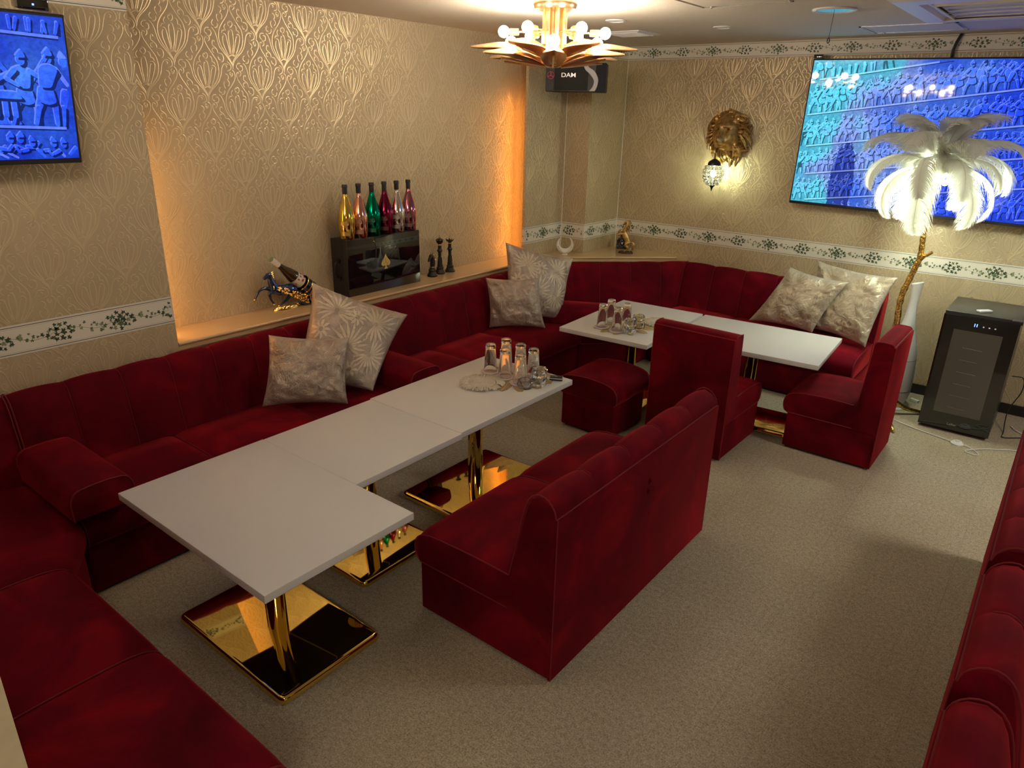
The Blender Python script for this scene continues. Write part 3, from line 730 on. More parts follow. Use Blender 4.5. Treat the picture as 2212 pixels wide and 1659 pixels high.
m_fill = emit('added_fill_light', (1, .95, .84), 15.0)  # two out-of-view glowing panels, added on the ceiling as fill light
for px_, py_, lb_ in ((1.4, 3.7, 'added square fill light panel over the right of the room, outside the photo'), (.9, -1.0, 'added square fill light panel behind the camera, outside the photo')):
    t = thing('fill_light_panel', lb_, 'fill light', (px_, py_, ZC), 0, 'added fill light panels')
    b = MB(); b.box(-.32, .32, -.32, .32, -.02, 0); b.build('frame', m_ceilwhite, t, smooth=False)
    b = MB(); b.box(-.30, .30, -.30, .30, -.026, -.0205); b.build('diffuser', m_fill, t, smooth=False)

# ------------------------------------------------------------------ televisions
def relief_picture(b, W, z0, z1, big):
    """the picture on a screen: rows of carved warriors, each part a flat patch in a groove, ground and ridge tone"""
    b.box(-W, W, -.0145, -.012, z0, z1, 0); rnd = random.Random(21 if big else 22); rot = R(8.5) if big else R(-2); ca, sa = cos(rot), sin(rot); lay = [0]
    def put(pts, mi, dy):
        q = [(x*ca-z*sa, -.0145-dy, x*sa+z*ca) for x, z in pts]
        if all(abs(p[0]) < W-.002 and z0+.002 < p[2] < z1-.002 for p in q): b.add(q, [tuple(range(len(q)))], mi)
    def part(pts, h, rnd_=True):   # a raised patch: groove below right of it, lit ridge on its upper left
        pts = round_poly(pts, .035*h if h > .1 else .02*h, 2) if rnd_ else pts; lay[0] = (lay[0]+1) % 40; dy = .00004+lay[0]*.000012; o = h*.028
        put([(x+o*1.3, z-o*1.2) for x, z in pts], 1, dy); put([(x-o*.5, z+o*.6) for x, z in pts], 3, dy+.000004); put(pts, 2, dy+.000008)
    def limb(p, q, w0, w1, h):
        d = V(q)-V(p); L = d.length or 1; n = V((-d.y/L, d.x/L)); u = d/L; part([tuple(V(p)+n*w0), tuple(V(p)+n*w0*.6-u*w0*.8), tuple(V(p)-n*w0*.6-u*w0*.8), tuple(V(p)-n*w0), tuple(V(q)-n*w1), tuple(V(q)-n*w1*.6+u*w1*.8), tuple(V(q)+n*w1*.6+u*w1*.8), tuple(V(q)+n*w1)], h, False)
    def warrior(x, z, h, f):
        P = lambda a, c: (x+f*a*h, z+c*h); st = rnd.uniform(.06, .16); ln = rnd.uniform(-.04, .08)
        if rnd.random() < .75: a = rnd.uniform(.3, 1.2); limb(P(-.25*cos(a), .45-.3*sin(a)), P(.35*cos(a)+.1, .62+.42*sin(a)), .010*h, .008*h, h)   # spear
        limb(P(-.02, .45), P(-st, .22), .055*h, .04*h, h); limb(P(-st, .22), P(-st-.05, .0), .035*h, .025*h, h)
        limb(P(.03, .45), P(st, .24), .055*h, .04*h, h); limb(P(st, .24), P(st+.01, .0), .035*h, .025*h, h)
        part([P(-.09, .50), P(.09, .50), P(.13, .30), P(.02, .26), P(-.12, .31)], h)                                                            # kilt
        part([P(-.075, .49), P(.075, .49), P(.12+ln, .74), P(.05+ln, .79), P(-.05+ln, .79), P(-.12+ln, .74)], h)                                 # torso
        a = rnd.uniform(-.9, .9); e = P(.24+ln, .62+.14*a); limb(P(.10+ln, .73), e, .032*h, .026*h, h); limb(e, P(.30+ln, .66+.22*a), .026*h, .02*h, h)
        e = P(-.20+ln, .60); limb(P(-.09+ln, .73), e, .032*h, .026*h, h); limb(e, P(-.06+ln, .52), .026*h, .02*h, h)
        part([P(ln+.055*cos(k*pi/6), .865+.07*sin(k*pi/6)) for k in range(12)], h); part([P(ln-.075, .90), P(ln+.075, .90), P(ln+.02, 1.02)], h)  # head and headdress
        if rnd.random() < .4: part([P(.22+.11*cos(k*pi/7), .55+.15*sin(k*pi/7)) for k in range(14)], h)                                           # shield
    rows = [(-.52, .17), (-.33, .16), (-.15, .17), (.04, .19), (.25, .20), (.47, .22), (.70, .2)] if big else [(-.34, .21), (-.11, .30), (.21, .19)]
    for zr, h in rows:
        for k in range(int(2*W/.04)+10):
            x = -W-.2+k*.08; z = zr-.012
            put([(x, z), (x+.081, z), (x+.081, z+.010), (x, z+.010)], 3, .00052); put([(x, z-.005), (x+.081, z-.005), (x+.081, z), (x, z)], 1, .00052)
        x = -W-.15
        while x < W+.15:
            hh = h*rnd.uniform(.80, .98); warrior(x, zr+.004, hh, rnd.choice((1, 1, -1))); x += h*rnd.uniform(.20, .34)
        if not big and zr == -.11:    # figure standing in a chariot above the marchers
            for k in range(7): limb((.10+k*.03, zr+.03), (.11+k*.028, zr+.085), .008, .008, .3)
            part([(.07, zr+.09), (.31, zr+.09), (.29, zr+.115), (.09, zr+.115)], .3); part([(.10, zr), (.30, zr), (.28, zr+.028), (.12, zr+.028)], .3)
    if big:
        for k in range(60):   # loose chips and tool marks between the rows
            x, z, a = rnd.uniform(-W, W), rnd.uniform(z0, z1), rnd.uniform(-.6, 1.3); L = rnd.uniform(.02, .08); limb((x, z), (x+L*cos(a), z+L*sin(a)), .0025, .001, .08)

def tv(loc, wd, ht, label, scr, tiltx, rz, roll=0, group='wall mounted televisions'):
    t = thing('television', label, 'television', loc, rz, group); t.rotation_euler = (tiltx, roll, rz)
    b = MB(); b.box(-wd/2, wd/2, -.012, .03, -ht/2, ht/2, b=.004); b.build('frame', m_satinblack, t)
    b = MB(); relief_picture(b, wd/2-.010, -ht/2+.020, ht/2-.010, scr is m_screen_big); s = b.build('screen', scr, t, smooth=False)
    b = MB(); b.box(-.25, .25, .03, .075, -.2, .2, b=.01); b.build('wall_bracket', m_black, t)
    return t
TV1 = tv((-.872, 5.50, 1.738), 1.67, .972, 'large television on the back wall showing a blue stone relief, behind the feather lamp', m_screen_big, 0, R(-1.0), R(.8))
b = MB(); b.box(-.83, -.77, -.03, .02, .487, .512, b=.004); sc_ = b.build('sensor_box', m_gblack, TV1)
b = MB(); b.box(-.803, -.799, -.0315, -.029, .495, .498); b.build('indicator', m_ledwhite, sc_)
TV2 = tv((-3.155, .775, 1.885), .97, .53, 'smaller television high on the left wall, cut by the left edge of the photo', m_screen_small, R(9), pi/2)
b = MB(); b.box(.33, .43, -.03, .03, .272, .315, b=.005); sc_ = b.build('sensor_box', m_gblack, TV2)
b = MB(); b.box(.375, .381, -.032, -.029, .287, .293); b.build('indicator', m_ledblue, sc_)
b = MB(); b.tube([(-.875, 5.585, 2.22), (-.873, 5.575, 2.27), (-.862, 5.58, 2.32), (-.845, 5.588, ZC)], .009, 8); tag(b.build('television_cable', m_black), 'black cable running from the large television up to the ceiling', 'cable')

# ------------------------------------------------------------------ loudspeaker
m_black2 = mat('speaker_black', (.010, .010, .011), .55); m_trim = mat('speaker_silver', (.20, .20, .215), .4, .25)
t = thing('loudspeaker', 'black karaoke loudspeaker hanging in the corner behind the chandelier', 'speaker', (-3.12, 4.72, 2.09), R(22))
b = MB(); P = [(-.215, -.115), (.150, -.115), (.215, -.055), (.20, .11), (-.18, .11)]
puff(b, P, [(-.098, .006), (-.094, 0), (.094, 0), (.098, .006)]); fixn(b.build('cabinet', m_black2, t, smooth=False))
b = MB(); b.box(-.15, .095, -.124, -.113, -.086, .088, b=.004); g = b.build('grille', noisy('speaker_cloth', (.008, .008, .008), (.03, .03, .03), 900, .9, .4, .001), t)
text_mesh('DAM', .040, .0008, 'logo_text', m_frost, t, Matrix.Translation((-.045, -.1252, .012)) @ Matrix.Rotation(pi/2, 4, 'X') @ Matrix.Diagonal((1.25, 1, 1, 1)), .0004)
b = MB(); q = smoothline([(.055, .092), (.075, .05), (.11, .02), (.14, -.02), (.135, -.06), (.11, -.092)], 5)
q2 = smoothline([(.085, .092), (.10, .065), (.14, .04), (.17, -.01), (.165, -.06), (.15, -.092)], 5)
vs = [(p.x, -.1262, p.y) for p in q]+[(p.x, -.1262, p.y) for p in q2]+[(p.x, -.112, p.y) for p in q]+[(p.x, -.112, p.y) for p in q2]; n = len(q)
fs = [(i, i+1, n+i+1, n+i) for i in range(n-1)]+[(i, 2*n+i, 2*n+i+1, i+1) for i in range(n-1)]+[(n+i, n+i+1, 3*n+i+1, 3*n+i) for i in range(n-1)]
b.add(vs, fs); fixn(b.build('silver_trim', m_trim, t))
b = MB(); b.tube([(-.178+.024*cos(a*pi/12), -.117, .012+.024*sin(a*pi/12)) for a in range(24)], .0022, 6, closed=True)
for a in (90, 210, 330): b.tube([(-.178, -.117, .012), (-.178+.02*cos(R(a)), -.117, .012+.02*sin(R(a)))], .003, 6)
b.build('round_emblem', mat('pink_emblem', (.55, .05, .12), .4), t)
for z in (-.055, .075):
    b = MB(); b.lathe([(.026, 0), (.026, .004), (.018, .004), (.014, -.012), (0.001, -.014)], 20, M=Matrix.Translation((-.18, -.114, z)) @ Matrix.Rotation(pi/2, 4, 'X')); fixn(b.build('bass_port', m_black, t))
b = MB(); b.box(-.03, .03, .09, .30, -.01, .01); b.box(-.06, .06, .28, .30, -.05, .26); b.build('bracket', m_black, t, smooth=False)

# ------------------------------------------------------------------ lion head sconce
def lion():
    t = thing('lion_sconce', 'bronze lion head wall lamp with a lit crystal lantern below it', 'wall lamp', (-2.27, 5.598, 1.735))
    b = MB(); seg, rg = 56, 40; vs = []; fs = []
    def bump(x, z, cx, cz, sx, sz): return math.exp(-((x-cx)/sx)**2-((z-cz)/sz)**2)
    N = 60
    for j in range(N+1):
        for i in range(N+1):
            x = -.105+.21*i/N; z = -.15+.29*j/N; rr = (x/.112)**2+((z+.005)/.152)**2
            y = -.145*sqrt(max(0, 1-rr)) if rr < 1 else 0
            y -= .060*bump(x, z, 0, -.062, .046, .042)                        # muzzle
            y -= .026*bump(x, z, 0, -.005, .017, .065)                        # bridge of the nose
            y -= .014*bump(x, z, 0, -.036, .021, .014)                        # nose tip
            for s in (-1, 1):
                y -= .020*bump(x, z, s*.033, .048, .025, .012)                # brow
                y += .036*bump(x, z, s*.037, .024, .015, .011)                # eye socket
                y -= .010*bump(x, z, s*.036, .022, .008, .006)                # eyeball
                y -= .016*bump(x, z, s*.062, -.02, .024, .03)                 # cheek
                y -= .012*bump(x, z, s*.022, -.066, .018, .017)               # whisker pads
                y += .010*bump(x, z, s*.008, -.046, .004, .004)               # nostril
            y += .016*bump(x, z, 0, -.062, .003, .016)
            y += .020*bump(x, z, 0, -.090, .034, .006)                        # mouth
            y -= .018*bump(x, z, 0, -.112, .022, .014)                        # chin
            y += .008*bump(x, z, 0, .075, .005, .04)
            vs.append((x, y-.03, z))
    for j in range(N):
        for i in range(N): a = j*(N+1)+i; fs.append((a, a+1, a+N+2, a+N+1))
    b.add(vs, fs); b.build('lion_face', m_agold, t, ang=80)
    b = MB()
    for s in (-1, 1): b.sphere((s*.037, -.137, .024), .008, 10, 8)
    b.build('eyes', mat('dark_eye', (.01, .006, .004), .3), t)
    for s in (-1, 1):
        b = MB(); b.sphere((s*.086, -.098, .095), .020, 14, 10, sc=(1, .4, 1)); b.tube([(s*.086+.018*cos(a*pi/8), -.104, .095+.018*sin(a*pi/8)) for a in range(16)], .005, 6, closed=True); b.build('ear', m_agold, t)
    b = MB(); rnd = random.Random(3)
    b.sphere((0, -.02, 0), .15, 24, 16, sc=(1.0, .35, 1.1))
    for layer, (r0, r1, yy, n, th) in enumerate(((.098, .160, -.080, 24, .017), (.105, .182, -.058, 28, .021), (.12, .194, -.035, 28, .022), (.085, .130, -.100, 16, .013))):
        for k in range(n):
            a = 2*pi*k/n+rnd.uniform(-.08, .08); 
            if layer == 3 and not (.25 < a/pi < .75): continue
            L = r1*rnd.uniform(.88, 1.08); sw = rnd.choice((-1, 1))*rnd.uniform(.15, .4); el = 1.12 if sin(a) < 0 else 1.0; pts = []
            for i in range(7):
                s = i/6; r = r0+(L-r0)*s; aa = a+sw*sin(s*pi*1.3)*.5; pts.append((cos(aa)*r*.98, yy-.018*sin(pi*s)+.03*s*s*1.2, sin(aa)*r*el+(-.03*s*s)))
            b.tube(smoothline(pts, 2), interp([th*.6, th, th*1.05, th*.9, th*.75, th*.5, th*.12], 2), 7, flat=.55)
            pts2 = [(p[0]+.004, p[1]-.007, p[2]+.003) for p in pts]; b.tube(smoothline(pts2, 2), interp([th*.25, th*.4, th*.42, th*.35, th*.3, th*.2, th*.05], 2), 5)
    b.build('mane', m_agold, t, ang=70)
    b = MB(); b.box(-.12, .12, -.03, -.0, -.14, .13, b=.01); b.build('back_plate', m_agold, t)
    cx, cy = -.028, -.165
    b = MB(); b.tube([(cx, -.10, -.10), (cx, -.15, -.115), (cx, cy, -.15), (cx, cy, -.20)], .004, 8); b.lathe([(.004, 0), (.014, -.002), (.04, -.018), (.048, -.030), (.050, -.046), (.046, -.047)], 24, (cx, cy, -.19)); lc = b.build('lantern_cap', m_black, t)
    b = MB(); prof = [(.050, -.238), (.070, -.262), (.078, -.290), (.076, -.318), (.066, -.345), (.050, -.368), (.032, -.384)]
    for k, (r, z) in enumerate(prof):
        b.tube([(cx+r*cos(a*pi/12), cy+r*sin(a*pi/12), z) for a in range(24)], .0016, 5, closed=True)
    for k in range(14): b.tube([(cx+r*cos(k*pi/7), cy+r*sin(k*pi/7), z) for r, z in prof], .0013, 5)
    b.build('wire_cage', m_black, t)
    b = MB()
    for i in range(len(prof)-1):
        r, z = (prof[i][0]+prof[i+1][0])/2+.002, (prof[i][1]+prof[i+1][1])/2
        for k in range(14): a = (k+.5)*pi/7; b.sphere((cx+r*cos(a), cy+r*sin(a), z), .0098, 8, 6, sc=(1, 1, 1.05))
    b.build('crystal_beads', m_crys, t, ang=10)
    b = MB(); b.lathe([(.001, -.432), (.005, -.420), (.010, -.402), (.024, -.390), (.033, -.384), (.026, -.381)], 20, (cx, cy, 0)); fixn(b.build('finial', m_black, t))
    b = MB(); b.sphere((cx, cy, -.30), .021, 14, 10, sc=(1, 1, 1.3)); b.build('bulb', m_lionbulb, t)
lion()

# ------------------------------------------------------------------ feather floor lamp
def feather_mesh(seed, L, wmax, curl=2.45, cp=1.55):
    rnd = random.Random(seed); b = MB(); N = 64
    def rach(s):   # leaves the hub upwards, arches over and droops
        a = -1.15*s-1.15*s**2.2; 
        return a
    pts = [V((0, 0, 0))]; ang = 0.0; K = 40
    for i in range(K):
        s = i/K; an = -(curl*s**cp); pts.append(pts[-1]+V((cos(an), 0, sin(an)))*(L/K))
    def at(s):
        x = s*K; i = min(int(x), K-1); return pts[i].lerp(pts[i+1], x-i), (pts[i+1]-pts[i]).normalized()
    for side in (-1, 1):
        n = 150
        for k in range(n):
            s = .10+.90*k/(n-1); p, d = at(min(s, .999)); up_ = V((0, 1, 0)).cross(d)*-1; up_ = V((-d.z, 0, d.x)); 
            wd = wmax*(sin(pi*min(1, (s*.86+.12)))**.62)*rnd.uniform(.80, 1.08); sweep = .55+.5*s; br = rnd.uniform(-.10, .10); dr = rnd.uniform(.25, .62)
            prev = None; vs = []; M_ = 6
            for j in range(M_+1):
                q = j/M_; y = side*wd*sin(min(1.0, q)*1.25)/.95; fwd = wd*(sweep*q+.45*q*q)+br*wd*q; down = wd*dr*q*q
                c = p+d*fwd*.75+V((0, 1, 0))*y-up_*down+V((0, 0, -1))*wd*.22*q**3
                ww = (.0036*(1-q)**.6+.0005); vs += [c-d*ww, c+d*ww]
            b.add(vs, [(2*j, 2*j+1, 2*j+3, 2*j+2) for j in range(M_)])
    b.tube([pts[i] for i in range(0, K+1, 2)], [.0024*(1-i/K)+.0004 for i in range(0, K+1, 2)], 5, 1)
    return b
fmesh = []
for sd, L, wm, cu, cp in ((1, .62, .105, 2.45, 1.55), (2, .56, .098, 2.3, 1.5), (3, .66, .108, 2.5, 1.5), (4, .46, .120, 2.15, 2.0), (5, .34, .105, 2.9, 1.2)):
    o = feather_mesh(sd, L, wm, cu, cp).build('feather', [m_feather, m_rachis], None, ang=180); fmesh.append(o.data); bpy.data.objects.remove(o)
def feather_lamp():
    t = thing('feather_floor_lamp', 'white ostrich feather floor lamp on a golden branch trunk', 'floor lamp', (-.745, 5.0, 0))
    rnd = random.Random(5)
    tr = [(.0, .0, .13), (-.02, 0, .35), (-.012, 0, .60), (-.02, 0, .80), (.01, 0, .95), (.033, 0, 1.06), (.028, 0, 1.16), (.02, 0, 1.28), (.024, 0, 1.42), (.02, 0, 1.56)]
    b = MB(); q = smoothline(tr, 8); rr = []
    for i, p in enumerate(q):
        base = .021-.007*i/len(q); rr.append(base*(1+.16*noise.noise(V((i*.9, 1, 2)))+.08*sin(i*1.7)))
    b.tube(q, rr, 12); q = smoothline([(.033, 0, 1.045), (.055, -.005, 1.072), (.075, -.012, 1.085), (.095, -.02, 1.105)], 4); b.tube(q, interp([.015, .011, .009, .0095], 4), 10)
    b.build('branch_trunk', m_gold, t, ang=60)
    for k, a in enumerate((-62, 38, 165)):
        d = V((cos(R(a)), sin(R(a)), 0)); b = MB(); L = .33
        b.tube(smoothline([(0, 0, .20), d*.06+V((0, 0, .12)), d*.16+V((0, 0, .05)), d*.26+V((0, 0, .022)), d*L+V((0, 0, .010))], 4), interp([.016, .018, .015, .013, .006], 4), 10); b.build('leg', m_gold, t, ang=60)
    H = 1.60
    b = MB(); b.lathe([(.012, H-.06), (.03, H-.04), (.038, H), (.03, H+.03), (.01, H+.045)], 20, (.02, 0, 0)); hub = fixn(b.build('hub', m_gold, t))
    b = MB()
    for k in range(26):
        a = rnd.uniform(0, 2*pi); r = rnd.uniform(0, .03); b.tube([(.02+r*cos(a)*.5, r*sin(a)*.5, H+.03), (.02+r*cos(a)*1.6, r*sin(a)*1.6, H+.05+rnd.uniform(.01, .035))], [.003, .0012], 5)
    b.build('gold_stamens', m_bgold, hub)
    for k in range(6):
        a = k*pi/3+.3; c = (.02+.085*cos(a), .085*sin(a), H-.085); b = MB(); b.tube([(.02+.02*cos(a), .02*sin(a), H-.02), (.02+.07*cos(a), .07*sin(a), H-.065)], .004, 6); b.build('lamp_arm', m_gold, hub)
        b = MB(); b.sphere(c, .017, 14, 10); b.build('bulb', m_lampbulb, t)
    spec = []
    for k in range(5): spec.append((k*72+20, 82, 3, .95))         # broad upright feathers of the crown
    for k in range(6): spec.append((k*60+8, 52, 3, 1.0))
    for k in range(3): spec.append((k*120-75, 66, 4, .80))        # small ones curling over the hub
    for k in range(8): spec.append((k*45+30, 26, k % 2, .80))
    for k in range(7): spec.append((k*51.4+5, -2, 2, .86))
    for i, (az, el, mi, sc) in enumerate(spec):
        f = bpy.data.objects.new('feather', fmesh[mi if mi > 2 else (mi+i) % 3]); C.objects.link(f); f.parent = t
        a = R(az+rnd.uniform(-7, 7)); e = R(el+rnd.uniform(-6, 6)); sc *= rnd.uniform(.93, 1.06)
        f.matrix_local = Matrix.Translation((.02+.025*cos(a), .025*sin(a), H+.005)) @ Matrix.Rotation(a, 4, 'Z') @ Matrix.Rotation(-e, 4, 'Y') @ Matrix.Rotation(rnd.uniform(-.25, .25), 4, 'X') @ Matrix.Scale(sc, 4)
feather_lamp()
b = MB(); q = smoothline([(-.66, 4.955, .006), (-.56, 4.905, .005), (-.476, 4.873, .005), (-.37, 4.84, .005), (-.285, 4.812, .008)], 5); b.tube(q, .003, 6)
q = smoothline([(-.225, 4.795, .008), (-.18, 4.785, .005), (-.13, 4.71, .004), (-.165, 4.69, .004), (-.20, 4.72, .004), (-.13, 4.80, .008), (-.059, 4.865, .004), (.079, 4.945, .004), (.5, 5.1, .004), (.9, 5.4, .004)], 5); b.tube(q, .003, 6)
cd_ = thing('lamp_cord', 'white lamp cord with a round foot switch in front of the wine cooler', 'cord'); b.build('cord', m_white, cd_)
b = MB(); b.lathe([(.001, 0), (.036, .0), (.036, .008), (.026, .018), (.010, .020)], 24); b.lathe([(.012, .018), (.012, .025), (.0, .026)], 16); fixn(b.build('foot_switch', m_white, cd_, (-.255, 4.803, 0)))

# ------------------------------------------------------------------ wine cooler
t = thing('wine_cooler', 'black glass-door wine cooler standing on the carpet below the large television', 'wine cooler', (-.309, 4.962, 0), 0)
b = MB(); b.box(-.196, .196, .03, .50, .02, .768, b=.003); b.box(-.184, .184, .05, .48, 0, .021); b.build('cabinet', m_satinblack, t)
b = MB()
for x0, x1, z0, z1 in ((-.196, .196, .668, .752), (-.196, .196, .022, .125), (-.196, -.128, .125, .668), (.128, .196, .125, .668)): b.box(x0, x1, 0, .028, z0, z1)
b.build('door_frame', m_gblack, t, smooth=False)
b = MB(); b.box(-.128, .128, .001, .006, .125, .668); door = b.build('door_glass', mat('smoked_glass', (.10, .095, .08), .22, Specular_IOR_Level=.6), t, smooth=False)
for k in range(6):
    z = .17+k*.078; b = MB(); b.tube([(-.06, -.0005, z), (.035+.01*(k % 2), -.0005, z-.003)], .0012, 5); b.build('shelf_wire', m_steel, door)
text_mesh('Lefier', .022, .0003, 'logo_text', m_frost, t, Matrix.Translation((-.01, -.0006, .058)) @ Matrix.Rotation(pi/2, 4, 'X'))
text_mesh('11', .024, .0003, 'temperature_display', m_ledblue, t, Matrix.Translation((-.02, -.0006, .708)) @ Matrix.Rotation(pi/2, 4, 'X'), .0008)
for k, x in enumerate((.02, .05, .08)):
    b = MB(); b.box(x-.004, x+.004, -.0012, 0, .702, .709); b.build('touch_button', m_ledwhite, t, smooth=False)
b = MB(); b.box(.150, .205, -.006, .05, .752, .772, b=.003); b.build('hinge', m_black, t)
t = thing('remote_control', 'small white remote control lying on top of the wine cooler', 'remote control', (-.315, 5.10, .768), R(-42))
b = MB(); b.box(-.018, .018, -.043, .043, 0, .012, b=.003); b.build('body', m_white, t)
b = MB(); q = smoothline([(-.09, 5.40, .32), (-.03, 5.46, .30), (-.02, 5.42, .22), (-.06, 5.36, .10), (-.05, 5.2, .006), (-.04, 5.10, .005), (.10, 5.20, .005), (.5, 5.4, .005)], 6); b.tube(q, .0032, 6); tag(b.build('power_cord', m_black), 'black power cord curling down behind the wine cooler', 'cord')
b = MB(); q = smoothline([(-.02, 5.34, .006), (.02, 5.27, .005), (.10, 5.25, .005), (.4, 5.42, .005)], 6); b.tube(q, .0036, 6); tag(b.build('power_cord', m_white), 'white power cord on the carpet right of the wine cooler', 'cord')
b = MB(); b.box(-.03, .03, -.012, .012, 0, .022, b=.004); tag(b.build('plug_adapter', m_white, None, (-.60, 5.40, 0), R(-25)), 'small white plug adapter on the carpet between the humidifier and the wine cooler', 'adapter')

# ------------------------------------------------------------------ humidifier
t = thing('humidifier', 'tall white bottle-shaped humidifier with a slanted spout, left of the wine cooler', 'humidifier', (-.722, 5.235, 0))
b = MB(); b.lathe([(.001, 0), (.112, 0), (.112, .008), (.104, .014), (.06, .016)], 36); fixn(b.build('stand', m_white, t))
b = MB(); b.lathe([(.06, .014), (.078, .03), (.096, .07), (.103, .11), (.104, .125)], 36, cap0=False, cap1=False); b.build('base_bowl', m_white, t)
b = MB(); b.lathe([(.104, .129), (.105, .16), (.103, .22), (.098, .30), (.094, .345)], 36, cap0=False, cap1=False); tk = b.build('water_tank', m_white, t)
b = MB(); b.lathe([(.103, .124), (.103, .130)], 36); b.build('band', m_steel, t)
b = MB(); b.box(-.006, .006, -.107, -.098, .16, .27, b=.003, M=Matrix.Rotation(R(14), 4, 'Z')); b.build('level_window', m_black, tk)
b = MB(); prof = [(.094, .348), (.088, .40), (.072, .47), (.052, .54), (.037, .61), (.029, .68), (.027, .74), (.031, .80), (.036, .86)]
rings = []
for r, z in prof:
    rings.append([(r*cos(a*pi/16), r*sin(a*pi/16), z+(.30*r*cos(a*pi/16) if z > .85 else 0)) for a in range(32)])
for r, z in ((.033, .86), (.028, .80), (.024, .75)): rings.append([(r*cos(a*pi/16), r*sin(a*pi/16), z+(.30*r*cos(a*pi/16) if z > .85 else 0)) for a in range(32)])
b.loft(rings, cap0=False); b.build('spout', m_white, t)

# ------------------------------------------------------------------ ceiling fittings
def downlight(x, y, r, label):
    t = thing('downlight', label, 'downlight', (x, y, ZC), 0, 'round ceiling downlights')
    b = MB(); b.lathe([(r, 0), (r, -.004), (r*.72, -.008), (r*.68, -.002)], 32, cap0=False, cap1=False); b.build('trim_ring', m_ceilwhite, t)
    b = MB(); b.lathe([(r*.70, -.004), (r*.5, -.0022), (.001, -.002)], 28, cap0=False); b.build('reflector', m_frost, t)
downlight(-2.43, 4.05, .062, 'small round ceiling downlight right behind the chandelier')
downlight(-2.01, 4.63, .058, 'small round ceiling downlight between the chandelier and the back wall border')
t = thing('fire_alarm_disc', 'round ceiling disc with a black pull cord hanging from it, above the large television', 'ceiling fitting', (-1.217, 4.15, ZC))
b = MB(); b.lathe([(.105, 0), (.107, -.006), (.098, -.010), (.086, -.006), (.084, -.003)], 40, cap0=False, cap1=False); b.build('trim_ring', m_ceilwhite, t)
b = MB(); b.lathe([(.085, -.005), (.06, -.0025), (.001, -.002)], 32, cap0=False); b.build('reflector', m_steel, t)
b = MB(); b.tube([(0, 0, -.003), (-.003, 0, -.075), (-.006, 0, -.13)], .0012, 6); cdr = b.build('pull_cord', m_black, t)
b = MB(); b.tube([(-.006+.006*cos(a*pi/8), 0, -.143+.012*sin(a*pi/8)) for a in range(16)], .0022, 6, closed=True); b.build('cord_ring', m_black, cdr)
def vent():
    t = thing('ceiling_vent', 'square ceiling air vent between the chandelier and the back corner', 'vent', (-2.70, 4.70, ZC), R(0))
    b = MB(); P = .15
    b.box(-P, P, -P, P, -.008, 0); b.build('frame', m_ceilwhite, t, smooth=False)
    for k in range(9): b = MB(); b.box(-P+.03, P-.03, -P+.035+k*.027, -P+.043+k*.027, -.0135, -.0081); b.build('slat', m_ceilwhite, t, smooth=False)
vent()
def hatch(x0, x1, y0, y1, label):
    t = thing('access_hatch', label, 'access hatch', ((x0+x1)/2, (y0+y1)/2, ZC), 0, 'flat ceiling access hatches'); w_, h_ = (x1-x0)/2, (y1-y0)/2
    b = MB()
    for a, c, d, e in ((-w_, w_, -h_, -h_+.014), (-w_, w_, h_-.014, h_), (-w_, -w_+.014, -h_, h_), (w_-.014, w_, -h_, h_)): b.box(a, c, d, e, -.004, 0)
    b.build('frame', m_steel, t, smooth=False)
    b = MB(); b.box(-w_+.018, w_-.018, -h_+.018, h_-.018, -.0025, 0); b.build('panel', m_ceil, t, smooth=False)
    b = MB()
    b.lathe([(.008, 0), (.008, -.012), (.003, -.014)], 10, (-w_+.06, h_-.03, 0)); b.build('latch', m_steel, t)
hatch(-1.30, -.78, 4.96, 5.36, 'flat square access hatch in the ceiling, just in front of the back wall border')
hatch(-1.76, -1.30, 3.32, 3.78, 'flat access hatch in the ceiling beside the chandelier, at the top edge of the photo')
t = thing('air_conditioner', 'white ceiling cassette air conditioner at the top right, lit blue by the television', 'air conditioner', (-.46, 4.28, ZC))
b = MB(); o_, i_ = .45, .235
rings = [[(-a, -a, z), (a, -a, z), (a, a, z), (-a, a, z)] for a, z in ((o_, 0), (o_, -.012), (o_-.02, -.026), (.335, -.030), (.325, -.004))]
b.loft(rings, cap0=False, cap1=False); fixn(b.build('panel', m_ceilwhite, t, smooth=False))
for k in range(4):
    M = Matrix.Rotation(k*pi/2, 4, 'Z'); b = MB(); b.add([(-.28, -.325, -.012), (.28, -.325, -.012), (.28, -.275, -.034), (-.28, -.275, -.034), (-.28, -.325, -.008), (.28, -.325, -.008), (.28, -.275, -.029), (-.28, -.275, -.029)], [(0, 1, 2, 3), (7, 6, 5, 4), (0, 4, 5, 1), (1, 5, 6, 2), (2, 6, 7, 3), (3, 7, 4, 0)], M=M); b.build('louvre', m_ceilwhite, t, smooth=False)
b = MB(); b.box(-.27, .27, -.27, .27, -.024, 0, b=.004); gr = b.build('grille', noisy('ac_grille', (.42, .42, .44), (.55, .55, .57), 300, .4, .2, .002), t)
for k in range(4): b = MB(); b.box(-.26, .26, -.2+k*.13, -.19+k*.13, -.030, -.0241); b.build('grille_bar', m_ceilwhite, gr, smooth=False)

